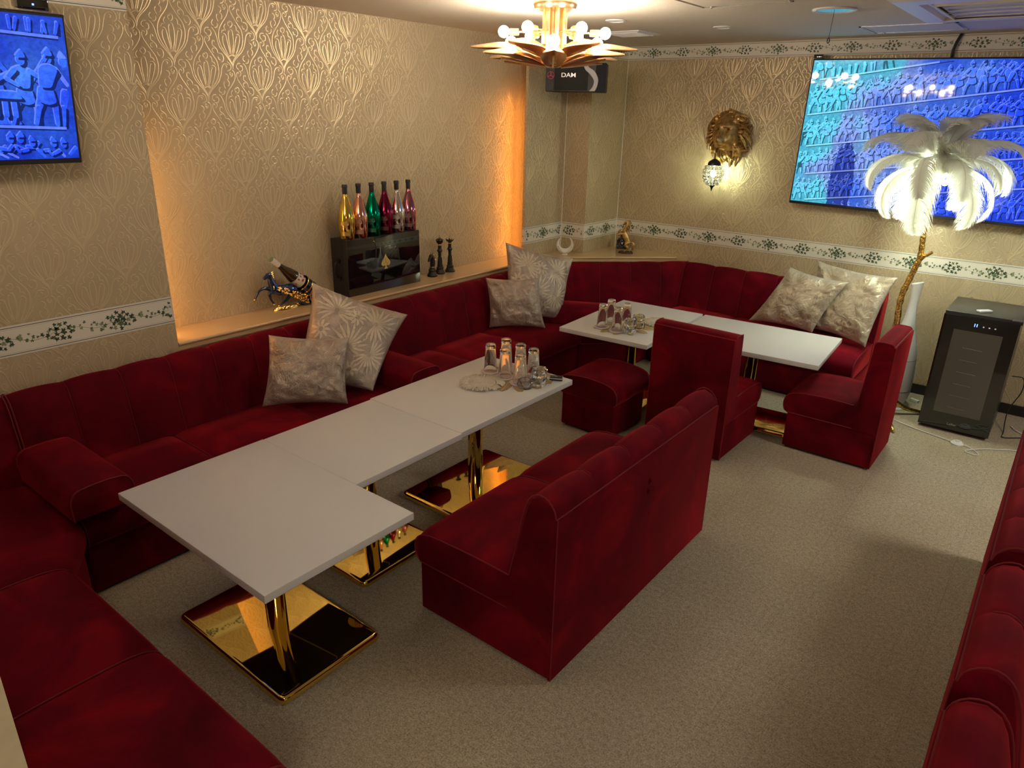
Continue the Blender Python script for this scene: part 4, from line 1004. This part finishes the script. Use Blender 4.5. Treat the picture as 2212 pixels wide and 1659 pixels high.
# ------------------------------------------------------------------ things on the ledge
t = thing('champagne_case', 'glossy black champagne presentation case with a gold spade, standing on the ledge', 'case', (-3.525, 3.077, .745), 0)
b = MB(); b.box(-.072, .072, -.308, .308, 0, .352, b=.004); b.build('case_body', m_satinblack, t)
b = MB(); b.box(.072, .0765, -.308, .308, .0, .352, b=.002); b.build('gloss_front', m_gblack, t)
b = MB(); b.box(-.074, .074, -.3095, -.3085, .0, .352); b.box(.028, .030, -.3105, -.309, 0, .352); b.build('side_panel', m_satinblack, t, smooth=False)
b = MB(); b.tube(smoothline([(-.01, -.309, .115), (-.01, -.33, .125), (-.01, -.336, .165), (-.01, -.33, .205), (-.01, -.309, .215)], 4), .007, 8)
for z in (.112, .218): b.box(-.028, .008, -.318, -.3095, z-.012, z+.012)
b.build('handle', m_black, t)
def spade_outline(h):
    L = [(0, 1.0), (.06, .86), (.17, .70), (.31, .54), (.385, .42), (.38, .30), (.30, .215), (.19, .20), (.09, .25), (.055, .20), (.08, .10), (.16, .02), (.17, 0)]
    q = L+[(-x, y) for x, y in reversed(L[1:-1] if L[0][0] == 0 else L)]
    q = L+[(-x, y) for x, y in reversed(L) if x > 0]
    return [(x*h, (y-.5)*h) for x, y in q]
sp_ = spade_outline(.098)
b = MB(); M = basis((.0768, .0, .185), (0, 1, 0), (0, 0, 1), (1, 0, 0)); b.prism(sp_, 0, .0012, M=M); spd = fixn(b.build('gold_spade', m_bgold, t, smooth=False))
b = MB(); M = basis((.0782, .0, .185), (0, 1, 0), (0, 0, 1), (1, 0, 0))
for s in (-1, 1):
    b.tube([M @ V((s*x, y, 0)) for x, y in [(.004, .028), (.011, .012), (.024, -.004), (.026, -.018), (.016, -.022), (.010, -.014), (.016, -.008)]], .0009, 5)
b.tube([M @ V((x, y, 0)) for x, y in [(-.010, -.018), (0, .018), (.010, -.018)]], .0011, 5); b.tube([M @ V((-.006, -.004, 0)), M @ V((.006, -.004, 0))], .0009, 5)
b.build('spade_ornament', mat('dark_gold_line', (.25, .16, .05), .4, .8), spd)
CHAMP = [(.0, .0), (.040, .0), (.0450, .006), (.0495, .070), (.0520, .118), (.0505, .134), (.0420, .170), (.0310, .206), (.0200, .242), (.0162, .256), (.0150, .268)]
NECK = [(.0150, .266), (.0152, .300), (.0148, .304), (.0172, .306), (.0174, .314), (.0160, .318), (.0160, .324), (.0, .324)]
cols = [('gold', (.86, .60, .12)), ('copper pink', (.85, .42, .32)), ('emerald green', (.0, .26, .14)), ('dark burgundy', (.24, .015, .05)), ('silver', (.74, .68, .64)), ('violet rose', (.42, .16, .20))]
gcol = ['leftmost in the row', 'second in the row', 'between pink and burgundy ones', 'fourth in the row', 'fifth in the row', 'at the right end of the row']
proto = None
for i, (nm, c) in enumerate(cols):
    lab = f'shiny {nm} champagne bottle on the black case, {gcol[i]}'
    t = thing('champagne_bottle', lab, 'bottle', (-3.492, 2.815+i*.1045, 1.0972), R(38), 'champagne bottles on the black case')
    b = MB(); b.lathe(CHAMP, 40, cap1=False); fixn(b.build('bottle_body', mat('metallic_'+nm.replace(' ', '_'), c, .12, 1.0), t))
    b = MB(); b.lathe(NECK, 24, cap0=False); fixn(b.build('neck_foil', m_satinblack, t))
    lm = mat('label_'+nm.replace(' ', '_'), tuple(min(1, v*.6+.07) for v in c), .38, .9)
    b = MB(); vs = []
    for k, (px, py) in enumerate(spade_outline(.062)):
        z = py+.105; a = px/.050; r = .0518 if .06 < z < .115 else .0506 if z <= .06 else .0500-.001*(z > .128); r = {True: .0521}.get(.085 < z < .12, r); vs.append((r*sin(a), -r*cos(a), z))
    ctr = (0, -.0526, .098); b.add(vs+[ctr], [(k, (k+1) % len(vs), len(vs)) for k in range(len(vs))]); fixn(b.build('spade_label', lm, t))
    b = MB(); vs = []
    for z in (.026, .050):
        for k in range(9): a = -.55+1.1*k/8; vs.append((.0502*sin(a), -.0502*cos(a), z))
    b.add(vs, [(k, k+1, 10+k, 9+k) for k in range(8)]); b.build('plate_label', lm, t)

m_cblack = mat('matt_black_resin', (.012, .011, .011), .5)
def ch_piece(name, label, loc, head):
    t = thing(name, label, 'figurine', loc, R(100), 'black and gold chess figurines')
    b = MB(); tall = head != 'knight'
    if tall:
        hs = .205 if head == 'king' else .20
        b.lathe([(.0, 0), (.036, 0), (.037, .010), (.031, .016), (.031, .022), (.025, .030), (.026, .044), (.018, .052), (.020, .058), (.016, .075), (.011, .115), (.0115, .150), (.015, .158), (.021, .166), (.014, .174), (.011, .188), (.014, .196), (.010, .202), (.012, .212), (.0, .214)], 28)
    else:
        b.lathe([(.0, 0), (.036, 0), (.037, .010), (.030, .017), (.028, .026), (.024, .034), (.027, .045), (.022, .054), (.016, .060), (.018, .068), (.0, .07)], 28)
    fixn(b.build('pedestal', m_cblack, t))
    if tall:
        for k in range(10):
            a = k*pi/5; b = MB(); b.tube([(.0165*cos(a), .0165*sin(a), .075), (.0118*cos(a), .0118*sin(a), .118)], .0022, 5); b.build('flute', m_cblack, t)
        b = MB()
        if head == 'king':
            b.lathe([(.011, .212), (.016, .216), (.024, .228), (.026, .240), (.020, .248), (.008, .254), (.0, .255)], 24)
            fixn(b.build('crown', m_cblack, t)); b = MB()
            for k in range(8): a = k*pi/4; b.sphere((.0265*cos(a), .0265*sin(a), .243), .0035, 8, 6); b.tube([(.017*cos(a), .017*sin(a), .217), (.0262*cos(a), .0262*sin(a), .240), (.008*cos(a), .008*sin(a), .255)], .0013, 5)
            b.sphere((0, 0, .260), .006, 10, 8); b.sphere((0, 0, .270), .004, 8, 6)
        else:
            b.lathe([(.011, .212), (.013, .218), (.018, .226), (.014, .232), (.0, .236)], 24)
            for k in range(8): a = k*pi/4; b.tube([(.012*cos(a), .012*sin(a), .22), (.022*cos(a), .022*sin(a), .226), (.032*cos(a), .032*sin(a), .238)], [.005, .004, .0008], 6)
            fixn(b.build('crown', m_cblack, t)); b = MB(); b.sphere((0, 0, .243), .0065, 10, 8); b.sphere((0, 0, .255), .0045, 8, 6); b.sphere((0, 0, .263), .003, 8, 6)
        b.lathe([(.0125, .205), (.0138, .208), (.0125, .211)], 24, cap0=False, cap1=False); b.build('gold_trim', m_bgold, t)
    else:
        b = MB()
        b.tube(smoothline([(.004, 0, .066), (.006, 0, .09), (.004, 0, .115), (-.004, 0, .135), (-.012, 0, .150)], 3), interp([.017, .020, .019, .016, .012], 3), 14, flat=.75)
        b.tube(smoothline([(-.004, 0, .150), (-.014, 0, .146), (-.026, 0, .134), (-.038, 0, .120), (-.044, 0, .112)], 3), interp([.011, .014, .011, .009, .007], 3), 12, flat=.72)
        for s in (-1, 1): b.tube([(-.006, s*.007, .152), (-.003, s*.009, .168)], [.004, .001], 6)
        b.build('horse_head', m_cblack, t)
        b = MB(); rnd = random.Random(2)
        for k in range(14):
            s = k/13; p = V((-.010+.033*sin(s*2.2), 0, .160-.062*s)); b.tube(smoothline([p-V((.006, 0, 0)), p+V((.006, rnd.uniform(-.006, .006), .004)), p+V((.013, rnd.uniform(-.008, .008), -.004)), p+V((.012, 0, -.014))], 2), interp([.002, .0042, .0035, .001], 2), 6)
        b.build('mane', m_bgold, t)
        b = MB(); b.lathe([(.0165, .064), (.018, .067), (.0165, .070)], 24, cap0=False, cap1=False); b.build('gold_trim', m_bgold, t)
    return t
ch_piece('chess_knight', 'black chess knight figurine with a gold mane, left of the two taller pieces', (-3.505, 3.56, .745), 'knight')
ch_piece('chess_king', 'tall black chess figurine with a round gold-tipped crown, middle of the three', (-3.53, 3.665, .745), 'king')
ch_piece('chess_queen', 'tall black chess figurine with a pointed star crown, right of the three', (-3.525, 3.765, .745), 'queen')

def fuse(o, vox=.0022):
    md = o.modifiers.new('fuse', 'REMESH'); md.mode = 'VOXEL'; md.voxel_size = vox; md.use_smooth_shade = True
    s = o.modifiers.new('smooth', 'SMOOTH'); s.factor = .5; s.iterations = 3; return o
# blue horse pulling a bottle carriage: local x runs along the ledge (towards the carriage), y out of the wall
t = thing('horse_carriage_bottle_holder', 'blue and gold horse pulling a carriage-shaped wine bottle holder on the ledge', 'figurine', (-3.515, 2.315, .745), R(90))
m_blue = mat('blue_glaze', (.012, .035, .12), .12, .5, Coat_Weight=1.0)
b = MB()
b.tube(smoothline([(-.035, 0, .128), (-.005, 0, .118), (.035, 0, .115), (.075, 0, .110), (.105, 0, .100)], 3), interp([.027, .035, .033, .033, .029], 3), 12)          # barrel
b.tube(smoothline([(-.030, 0, .135), (-.042, 0, .165), (-.047, 0, .190), (-.053, 0, .212)], 3), interp([.029, .023, .018, .014], 3), 10)                               # neck
b.tube(smoothline([(-.045, 0, .212), (-.062, 0, .210), (-.080, 0, .200), (-.092, 0, .194)], 3), interp([.014, .015, .011, .008], 3), 10)                               # head
for s in (-1, 1): b.tube([(-.048, s*.006, .220), (-.046, s*.008, .234)], [.004, .001], 6)
b.tube(smoothline([(-.045, .010, .125), (-.085, .012, .138), (-.120, .012, .128), (-.142, .012, .100), (-.150, .012, .088)], 3), interp([.013, .010, .007, .006, .006], 3), 8)   # raised foreleg
b.tube(smoothline([(-.040, -.010, .110), (-.070, -.012, .112), (-.068, -.012, .080), (-.055, -.012, .055), (-.048, -.012, .047)], 3), interp([.013, .011, .007, .006, .006], 3), 8)
b.tube(smoothline([(.095, .012, .095), (.080, .014, .070), (.050, .014, .045), (.020, .014, .028), (.005, .014, .022)], 3), interp([.020, .014, .008, .006, .007], 3), 8)
b.tube(smoothline([(.105, -.012, .095), (.110, -.014, .065), (.130, -.014, .045), (.120, -.014, .025), (.112, -.014, .020)], 3), interp([.019, .013, .008, .006, .007], 3), 8)
b.tube(smoothline([(.118, 0, .110), (.135, 0, .130), (.155, .0, .120), (.165, 0, .095), (.160, 0, .075)], 3), interp([.008, .010, .009, .006, .002], 3), 8)              # tail
fuse(b.build('horse', m_blue, t))
b = MB()
for p in ((-.152, .012, .083), (-.046, -.012, .042), (0, .014, .020), (.108, -.014, .018)): b.sphere(p, .0075, 8, 6)
b.build('hooves', m_bgold, t)
b = MB()
for k in range(9):
    s = k/8; p = V((-.040+.012*s, 0, .222-.085*s)); b.tube(smoothline([p, p+V((.012, .002, .002)), p+V((.018, 0, -.010))], 2), interp([.003, .004, .001], 2), 5)
b.build('mane', m_bgold, t)
b = MB(); rnd = random.Random(9)
b.tube([(-.045+.0*a, .024*cos(a*pi/6), .140+.024*sin(a*pi/6)) for a in range(12)], .0025, 5, closed=True)
for k in range(110):
    s = rnd.random(); x = -.02+.20*s; z = .135-.105*s+rnd.uniform(-.012, .012)*(1+s); b.sphere((x, -.030-rnd.uniform(-.004, .010), z), rnd.uniform(.004, .0066), 6, 5)
b.build('golden_garland', m_bgold, t, ang=20)
b = MB()
for k in range(90): a = rnd.uniform(0, 2*pi); r = sqrt(rnd.random()); b.sphere((.045+.085*r*cos(a), .004+.026*r*sin(a), .007+.006*(1-r)), rnd.uniform(.005, .009), 6, 5, sc=(1, 1, .8))
b.lathe([(.0, 0), (1.0, 0), (.95, .008), (.0, .012)], 24, M=Matrix.Translation((.045, .004, 0)) @ Matrix.Diagonal((.09, .032, 1, 1))); b.build('rocky_base', m_bgold, t, ang=30)
tl_ = R(45)   # carriage barrel axis leans back towards the horse
ax = V((-cos(tl_*.92), 0, sin(tl_*.92))); q0 = V((.222, 0, .075)); yv = V((0, 1, 0)); xv = yv.cross(ax)
Mb = basis(q0, xv, yv, ax)
b = MB(); b.lathe([(.030, -.02), (.046, -.01), (.050, .02), (.050, .075), (.0515, .085), (.048, .086), (.0475, .02), (.030, 0)], 32, M=Mb, cap0=True, cap1=False); fixn(b.build('barrel_cradle', m_blue, t))
b = MB()
for z in (.020, .050, .084): b.lathe([(.0515, z-.004), (.0535, z), (.0515, z+.004)], 32, M=Mb, cap0=False, cap1=False)
b.build('gold_hoops', m_bgold, t)
for s in (-1, 1):
    b = MB(); c0 = V((.222, s*.052, .052)); pts = [c0+V((.047*cos(a*pi/14), 0, .047*sin(a*pi/14))) for a in range(28)]; b.tube(pts, .0035, 6, closed=True)
    for k in range(8): a = k*pi/4; b.tube([c0, c0+V((.046*cos(a), 0, .046*sin(a)))], .0022, 5)
    b.lathe([(.008, -.006), (.009, .006)], 12, M=Matrix.Translation(c0) @ Matrix.Rotation(pi/2, 4, 'X')); b.build('wheel', mat('copper_wheel', (.75, .36, .16), .3, .8), t)
b = MB(); b.box(.14, .29, -.03, .03, .004, .012); b.tube([(.232, -.05, .052), (.232, .05, .052)], .005, 8); b.box(.20, .262, -.028, .028, .008, .055); b.build('carriage_frame', m_blue, t, smooth=False)
Mw = t.matrix_basis if False else Matrix.Translation((-3.515, 2.315, .745)) @ Matrix.Rotation(R(90), 4, 'Z')
t2 = bpy.data.objects.new('wine_bottle', None); C.objects.link(t2); t2.matrix_world = Mw @ basis(q0+ax*.006, xv, yv, ax); t2.empty_display_size = .05
tag(t2, 'brown glass wine bottle with a white capsule, lying tilted in the horse carriage', 'bottle')
b = MB(); b.lathe([(.0, 0), (.036, 0), (.038, .006), (.038, .14), (.037, .165), (.030, .20), (.019, .245), (.0150, .275), (.0150, .28)], 36, cap1=False); fixn(b.build('bottle_body', mat('brown_bottle', (.045, .018, .005), .06, 0, Coat_Weight=1.0, Specular_IOR_Level=.8), t2))
b = MB(); b.lathe([(.0155, .262), (.0162, .30), (.0165, .325), (.0160, .330)], 24, cap0=False, cap1=False); fixn(b.build('capsule', m_ceramic, t2))
b = MB(); b.lathe([(.0162, .329), (.0158, .3315), (.0, .332)], 24, cap0=False); b.build('capsule_top', mat('green_capsule_top', (.16, .25, .09), .5), t2)
b = MB(); b.lathe([(.0385, .09), (.0385, .150)], 36, cap0=False, cap1=False); lb = b.build('paper_label', mat('paper_label', (.75, .68, .55), .6), t2)
b = MB(); rnd = random.Random(4)
for k in range(16):
    a = rnd.uniform(0, 2*pi); z = rnd.uniform(.10, .14); b.sphere((.0386*cos(a), .0386*sin(a), z), .0055, 8, 6, sc=(1, 1, 1.2))
b.build('red_label_print', mat('label_red', (.45, .06, .05), .6), lb)

# moon figurine
t = thing('crescent_moon_figurine', 'white crescent moon figurine with gold scrolls on the corner ledge', 'figurine', (-3.305, 4.93, .745), R(35))
b = MB(); rings = []; N = 40
for i in range(N+1):
    a = R(-90-148+296*i/N); q = abs(i/N-.5)*2; r = .021*(1-q**1.6)**.8+.0015; cR = .057-.014*q*0; c = V((0, 0, .076)); rad = .0545
    cen = c+V((cos(a)*(rad-r*.0), 0, sin(a)*rad))+V((0, 0, 0)); d = V((cos(a), 0, sin(a))); cen = c+d*(.072-r)
    rings.append([tuple(cen+d*(r*cos(k*pi/7))+V((0, 1, 0))*(max(r*.75, .004)*sin(k*pi/7))) for k in range(14)])
b.loft(rings); fixn(b.build('crescent', m_ceramic, t, ang=60))
b = MB()
for s in (-1, 1):
    for (x, z, r) in ((.030, .030, .009), (.045, .046, .007), (.018, .020, .006), (.054, .062, .005)): b.tube([(s*x+r*cos(k*.62)*(1-k/14), -.0165+.004*abs(x)/.05, z+r*sin(k*.62)*(1-k/14)) for k in range(12)], .0011, 5)
b.build('gold_scrolls', m_bgold, t)
b = MB(); b.lathe([(.0, 0), (.026, 0), (.024, .006), (.0, .008)], 20); b.build('foot', m_ceramic, t)

# rearing golden horse
t = thing('rearing_horse_statuette', 'antique gold rearing horse statuette on the corner ledge, against the ivy border', 'figurine', (-2.965, 5.33, .745), R(20))
b = MB()
b.tube(smoothline([(.030, 0, .085), (.018, 0, .115), (-.002, 0, .150), (-.012, 0, .175)], 3), interp([.026, .024, .025, .021], 3), 12)
b.tube(smoothline([(-.010, 0, .180), (.002, 0, .215), (.010, 0, .240), (.008, 0, .258)], 3), interp([.020, .015, .012, .010], 3), 10)
b.tube(smoothline([(.012, 0, .262), (-.004, 0, .258), (-.020, 0, .240), (-.028, 0, .230)], 3), interp([.010, .012, .008, .006], 3), 10)
for s in (-1, 1): b.tube([(.012, s*.006, .266), (.014, s*.007, .282)], [.004, .001], 6)
b.tube(smoothline([(-.015, .010, .175), (-.048, .014, .190), (-.062, .014, .175), (-.055, .014, .150), (-.060, .014, .142)], 3), interp([.012, .009, .006, .005, .006], 3), 8)
b.tube(smoothline([(-.015, -.010, .165), (-.045, -.014, .160), (-.068, -.014, .150), (-.062, -.014, .122), (-.066, -.014, .115)], 3), interp([.012, .009, .006, .005, .006], 3), 8)
for s in (-1, 1): b.tube(smoothline([(.030, s*.012, .090), (.010, s*.016, .070), (.030, s*.016, .045), (.008, s*.016, .022), (.000, s*.016, .018)], 3), interp([.020, .014, .008, .007, .007], 3), 8)
b.tube(smoothline([(.045, 0, .095), (.068, 0, .090), (.074, 0, .060), (.066, 0, .035), (.070, 0, .020)], 3), interp([.006, .010, .010, .007, .003], 3), 8)
fuse(b.build('horse', m_agold, t), .002)
b = MB()
for k in range(8):
    s = k/7; p = V((.016-.004*s, 0, .268-.085*s)); b.tube(smoothline([p, p+V((.016, .003, .0)), p+V((.020, 0, -.018))], 2), interp([.004, .005, .001], 2), 5)
b.build('mane', m_agold, t)
b = MB(); rnd = random.Random(6); b.lathe([(.0, 0), (1, 0), (1, .008), (.9, .014), (.0, .016)], 20, M=Matrix.Translation((.012, 0, 0)) @ Matrix.Diagonal((.062, .036, 1, 1)))
for k in range(30): a = rnd.uniform(0, 2*pi); b.sphere((.012+.05*cos(a), .028*sin(a), .010), .009, 7, 5)
b.build('rocky_base', mat('dark_bronze', (.06, .04, .02), .4, .6), t)
# black bottle
t = thing('black_decanter', 'square black bottle with a silver diamond emblem, half hidden behind the gold horse', 'bottle', (-3.085, 5.495, .745), R(30))
b = MB(); b.box(-.048, .048, -.024, .024, 0, .10, b=.010); b.lathe([(.020, .099), (.018, .108), (.014, .112)], 20); b.build('bottle_body', m_gblack, t)
b = MB(); b.lathe([(.019, .110), (.019, .130), (.0, .131)], 20); b.build('stopper', m_gblack, t)
b = MB(); b.tube([(x*.026, -.0245, .05+z*.03) for x, z in ((0, 1), (1, 0), (0, -1), (-1, 0))], .0012, 5, closed=True); b.sphere((0, -.0242, .052), .008, 10, 8, sc=(1, .2, 1.2)); b.build('silver_emblem', m_steel, t)

# ------------------------------------------------------------------ things on the tables
ZT = .5502
def leafmat(name, label, cx, cy, rz, s, m, group=None):
    """monstera leaf shaped placemat"""
    out = []; tips = [(.0, 1.0, .26), (.50, .82, .20), (.85, .45, .19), (.98, .0, .18), (.86, -.42, .18), (.52, -.72, .20)]
    P = []
    for i, (x, y, wd) in enumerate(tips):
        a = atan2(y, x); L = sqrt(x*x+y*y)
        for da, k in ((wd+.06, .60), (wd*.75, .86), (wd*.25, 1.0), (-wd*.35, .98), (-wd*.85, .80), (-wd-.05, .58)):
            P.append((cos(a+da)*L*k, sin(a+da)*L*k))
    P = [p for p in P if p[0] >= -.01]; P += [(.10, -.66), (.0, -.50)]
    full = P+[(-x, y) for x, y in reversed(P) if x > .01]
    poly = [(x*s, y*s*.98) for x, y in full]; cen = (0, 0)
    b = MB(); n = len(poly); vs = [(x, y, z) for z in (.0, .0032) for x, y in poly]+[(0, 0, .0032), (0, 0, 0)]
    fs = [(i, (i+1) % n, n+(i+1) % n, n+i) for i in range(n)]+[(n+i, n+(i+1) % n, 2*n) for i in range(n)]+[((i+1) % n, i, 2*n+1) for i in range(n)]
    b.add(vs, fs); o = fixn(b.build(name, m, None, (cx, cy, ZT), rz, smooth=False)); tag(o, label, 'placemat', group); return o
def raffia(name, c1, c2, met=0, rough=.7):
    m = mat(name, c1, rough, met); t = NT(m); v = t.coord(); w_ = t.n('ShaderNodeTexWave', wave_type='RINGS'); w_.inputs['Scale'].default_value = 45; w_.inputs['Distortion'].default_value = 2.5; w_.inputs['Detail Scale'].default_value = 8; t.l(v, w_.inputs['Vector'])
    t.l(t.ramp(w_.outputs['Fac'], [(.2, c1), (.8, c2)]), t.b.inputs['Base Color']); t.bump(w_.outputs['Fac'], .6, .002); return m
leafmat('leaf_placemat', 'brown woven monstera leaf placemat under the glasses on the long table', -2.12, 2.745, R(-70), .215, raffia('brown_raffia', (.30, .19, .08), (.60, .44, .24)), 'leaf placemats')
leafmat('leaf_placemat', 'shiny gold monstera leaf placemat under the glasses on the far table', -2.19, 3.975, R(-70), .225, raffia('gold_raffia', (.45, .34, .12), (.72, .58, .26), .5, .35), 'leaf placemats')
m_cotton = noisy('cotton_cord', (.62, .55, .44), (.80, .74, .63), 300, .9, .5, .002)
def doily(label, x, y, r, seed):
    t = thing('fringed_doily', label, 'placemat', (x, y, ZT+.0034), 0, 'round crocheted doilies'); rnd = random.Random(seed); b = MB()
    n = int(r*.62/.0075)
    for k in range(n): rr = .006+k*.0075; b.tube([(rr*cos(a*2*pi/36), rr*sin(a*2*pi/36), .004) for a in range(36)], .0040, 6, closed=True)
    b.build('crochet_rings', m_cotton, t); b = MB()
    for k in range(170):
        a = 2*pi*k/170+rnd.uniform(-.02, .02); r0 = r*.62; r1 = r*rnd.uniform(.88, 1.04); a2 = a+rnd.uniform(-.12, .12)
        b.tube(smoothline([(r0*cos(a), r0*sin(a), .004), ((r0+r1)/2*cos((a+a2)/2+rnd.uniform(-.05, .05)), (r0+r1)/2*sin((a+a2)/2), rnd.uniform(.006, .014)), (r1*cos(a2), r1*sin(a2), rnd.uniform(.002, .006))], 2), interp([.0028, .0034, .0026], 2), 5)
    f = b.build('fringe', m_cotton, t); f['kind'] = 'stuff'
doily('cream crocheted doily with a fringe, left of the glasses on the long table', -2.184, 2.565, .118, 1)
doily('cream fringed doily on the far table, partly behind the tall chair back', -2.02, 4.20, .118, 2)
# glasses
TUMB = [(.0345, .001), (.0350, .0), (.0355, .002), (.0265, .135), (.0262, .146), (.0235, .150), (.0, .150)]
TIN = [(.0, .128), (.0225, .128), (.0255, .124), (.0338, .0015)]
proto = thing('coaster', 'pink stone coaster under an upturned tumbler, front one of the long table group', 'coaster', (0, 0, -5), 0, 'pink round coasters')
b = MB(); b.lathe([(.0, 0), (.050, 0), (.052, .003), (.051, .0068), (.047, .0078), (.041, .0062), (.0, .0062)], 36); fixn(b.build('disc', m_pink, proto))
gl = thing('tumbler', 'clear tumbler upside down on a pink coaster', 'glass', (0, 0, -5), 0, 'upturned tumblers')
b = MB(); b.lathe(TUMB+TIN+[TUMB[0]], 36, cap0=False, cap1=False); fixn(b.build('glass_body', m_glass, gl, ang=50))
g1 = [(-2.262, 2.722, 'leftmost tumbler of the long table group', 0), (-2.150, 2.705, 'front middle tumbler, directly behind the fringed doily', 0), (-2.040, 2.690, 'front right tumbler, just behind the single ashtray', 0),
      (-2.255, 2.845, 'back left tumbler, at the rear edge of the long table', 0), (-2.145, 2.830, 'back middle tumbler, between the two front right ones', 0), (-2.045, 2.810, 'rightmost tumbler, behind the stacked ashtrays', 0)]
g2 = [(-2.262, 3.850, 'front left tumbler on the far table', 0), (-2.280, 3.985, 'back left tumbler on the far table', 0), (-2.145, 3.840, 'front right tumbler on the far table, beside the stacked crystal ashtrays', 0), (-2.150, 3.965, 'back right tumbler on the far table', 0)]
first = True
for k, (x, y, lb, _) in enumerate(g1+g2):
    far = k >= len(g1); z = ZT+.0033
    gg = 'on the far table' if far else 'on the long table'
    l1 = 'pink round coaster under the '+lb.replace(' on the far table', '').replace(' of the long table group', '')+(' (far table)' if far else '')
    l2 = 'clear upturned glass, '+lb
    if first: proto.location = (x, y, z); proto['label'] = l1; gl.location = (x, y, z+.0065); gl['label'] = l2; first = False
    else: dup(proto, (x, y, z), k*.7, l1); dup(gl, (x, y, z+.0065), k*.7, l2)
# ashtrays: thick cut crystal bowls with notched rims
ash = thing('ashtray', 'single small crystal ashtray in front of the stack on the long table', 'ashtray', (-1.985, 2.665, ZT), 0, 'small crystal ashtrays')
b = MB(); rings = []; S = 48
for r, z, q in [(.024, 0, 0), (.034, .002, 0), (.040, .012, .3), (.0415, .026, 1), (.038, .040, 1), (.036, .046, 1), (.030, .045, 1), (.028, .030, .6), (.020, .014, .3), (.001, .012, 0)]:
    ring = []
    for j in range(S):
        a = 2*pi*j/S; cut = cos(8*a); notch = max(0, cos(4*a))**6; ring.append((r*(1+.035*cut*q)*cos(a), r*(1+.035*cut*q)*sin(a), z-(.007*notch if z > .042 else 0)))
    rings.append(ring)
b.loft(rings); fixn(b.build('crystal_bowl', m_crys, ash, ang=30))
ZM = ZT+.0034
dup(ash, (-1.950, 2.735, ZM), .4, 'lower crystal ashtray of the stack of two on the long table'); dup(ash, (-1.950, 2.735, ZM+.047), .9, 'upper crystal ashtray of the stack of two on the long table')
dup(ash, (-2.060, 3.855, ZM), .1, 'lower crystal ashtray of the front stack on the far table'); dup(ash, (-2.060, 3.855, ZM+.047), .5, 'upper crystal ashtray of the front stack on the far table')
dup(ash, (-2.065, 3.975, ZM), .3, 'lower crystal ashtray of the rear stack on the far table, near the fringed doily'); dup(ash, (-2.065, 3.975, ZM+.047), .8, 'upper crystal ashtray of the rear stack on the far table, near the fringed doily')
t = thing('call_button', 'small black and white call button at the corner of the long table', 'call button', (-1.935, 2.865, ZT), R(28))
b = MB(); b.box(-.034, .034, -.020, .020, 0, .010, b=.003); b.build('body', m_black, t)
b = MB(); b.box(-.035, .035, -.021, .021, .0102, .0135, b=.0012); b.build('white_band', m_white, t)
b = MB(); b.box(-.033, .033, -.019, .019, .0137, .018, b=.0015); b.build('black_top', m_satinblack, t)
b = MB(); b.tube([(.006*cos(a*pi/8), .006*sin(a*pi/8), .0184) for a in range(16)], .0006, 5, closed=True); b.build('button_mark', m_frost, t)
# scraps on the carpet
rnd = random.Random(11)
for k in range(5):
    pos = [(-.795, .90), (-.76, .965), (-.66, 1.06), (-.60, 1.05), (-.86, .88)][k]
    b = MB(); b.add([(rnd.uniform(-.004, .004), rnd.uniform(-.004, .004), z) for z in (0, .002, .001, .003)], [(0, 1, 2), (0, 2, 3), (0, 3, 1), (1, 3, 2)])
    tag(fixn(b.build('paper_scrap', m_white, None, (*pos, .001), smooth=False)), 'tiny white paper scrap on the carpet at the bottom edge, '+('third from the left', 'middle one', 'rightmost', 'beside the rightmost', 'leftmost')[k], 'litter', 'paper scraps on the carpet')
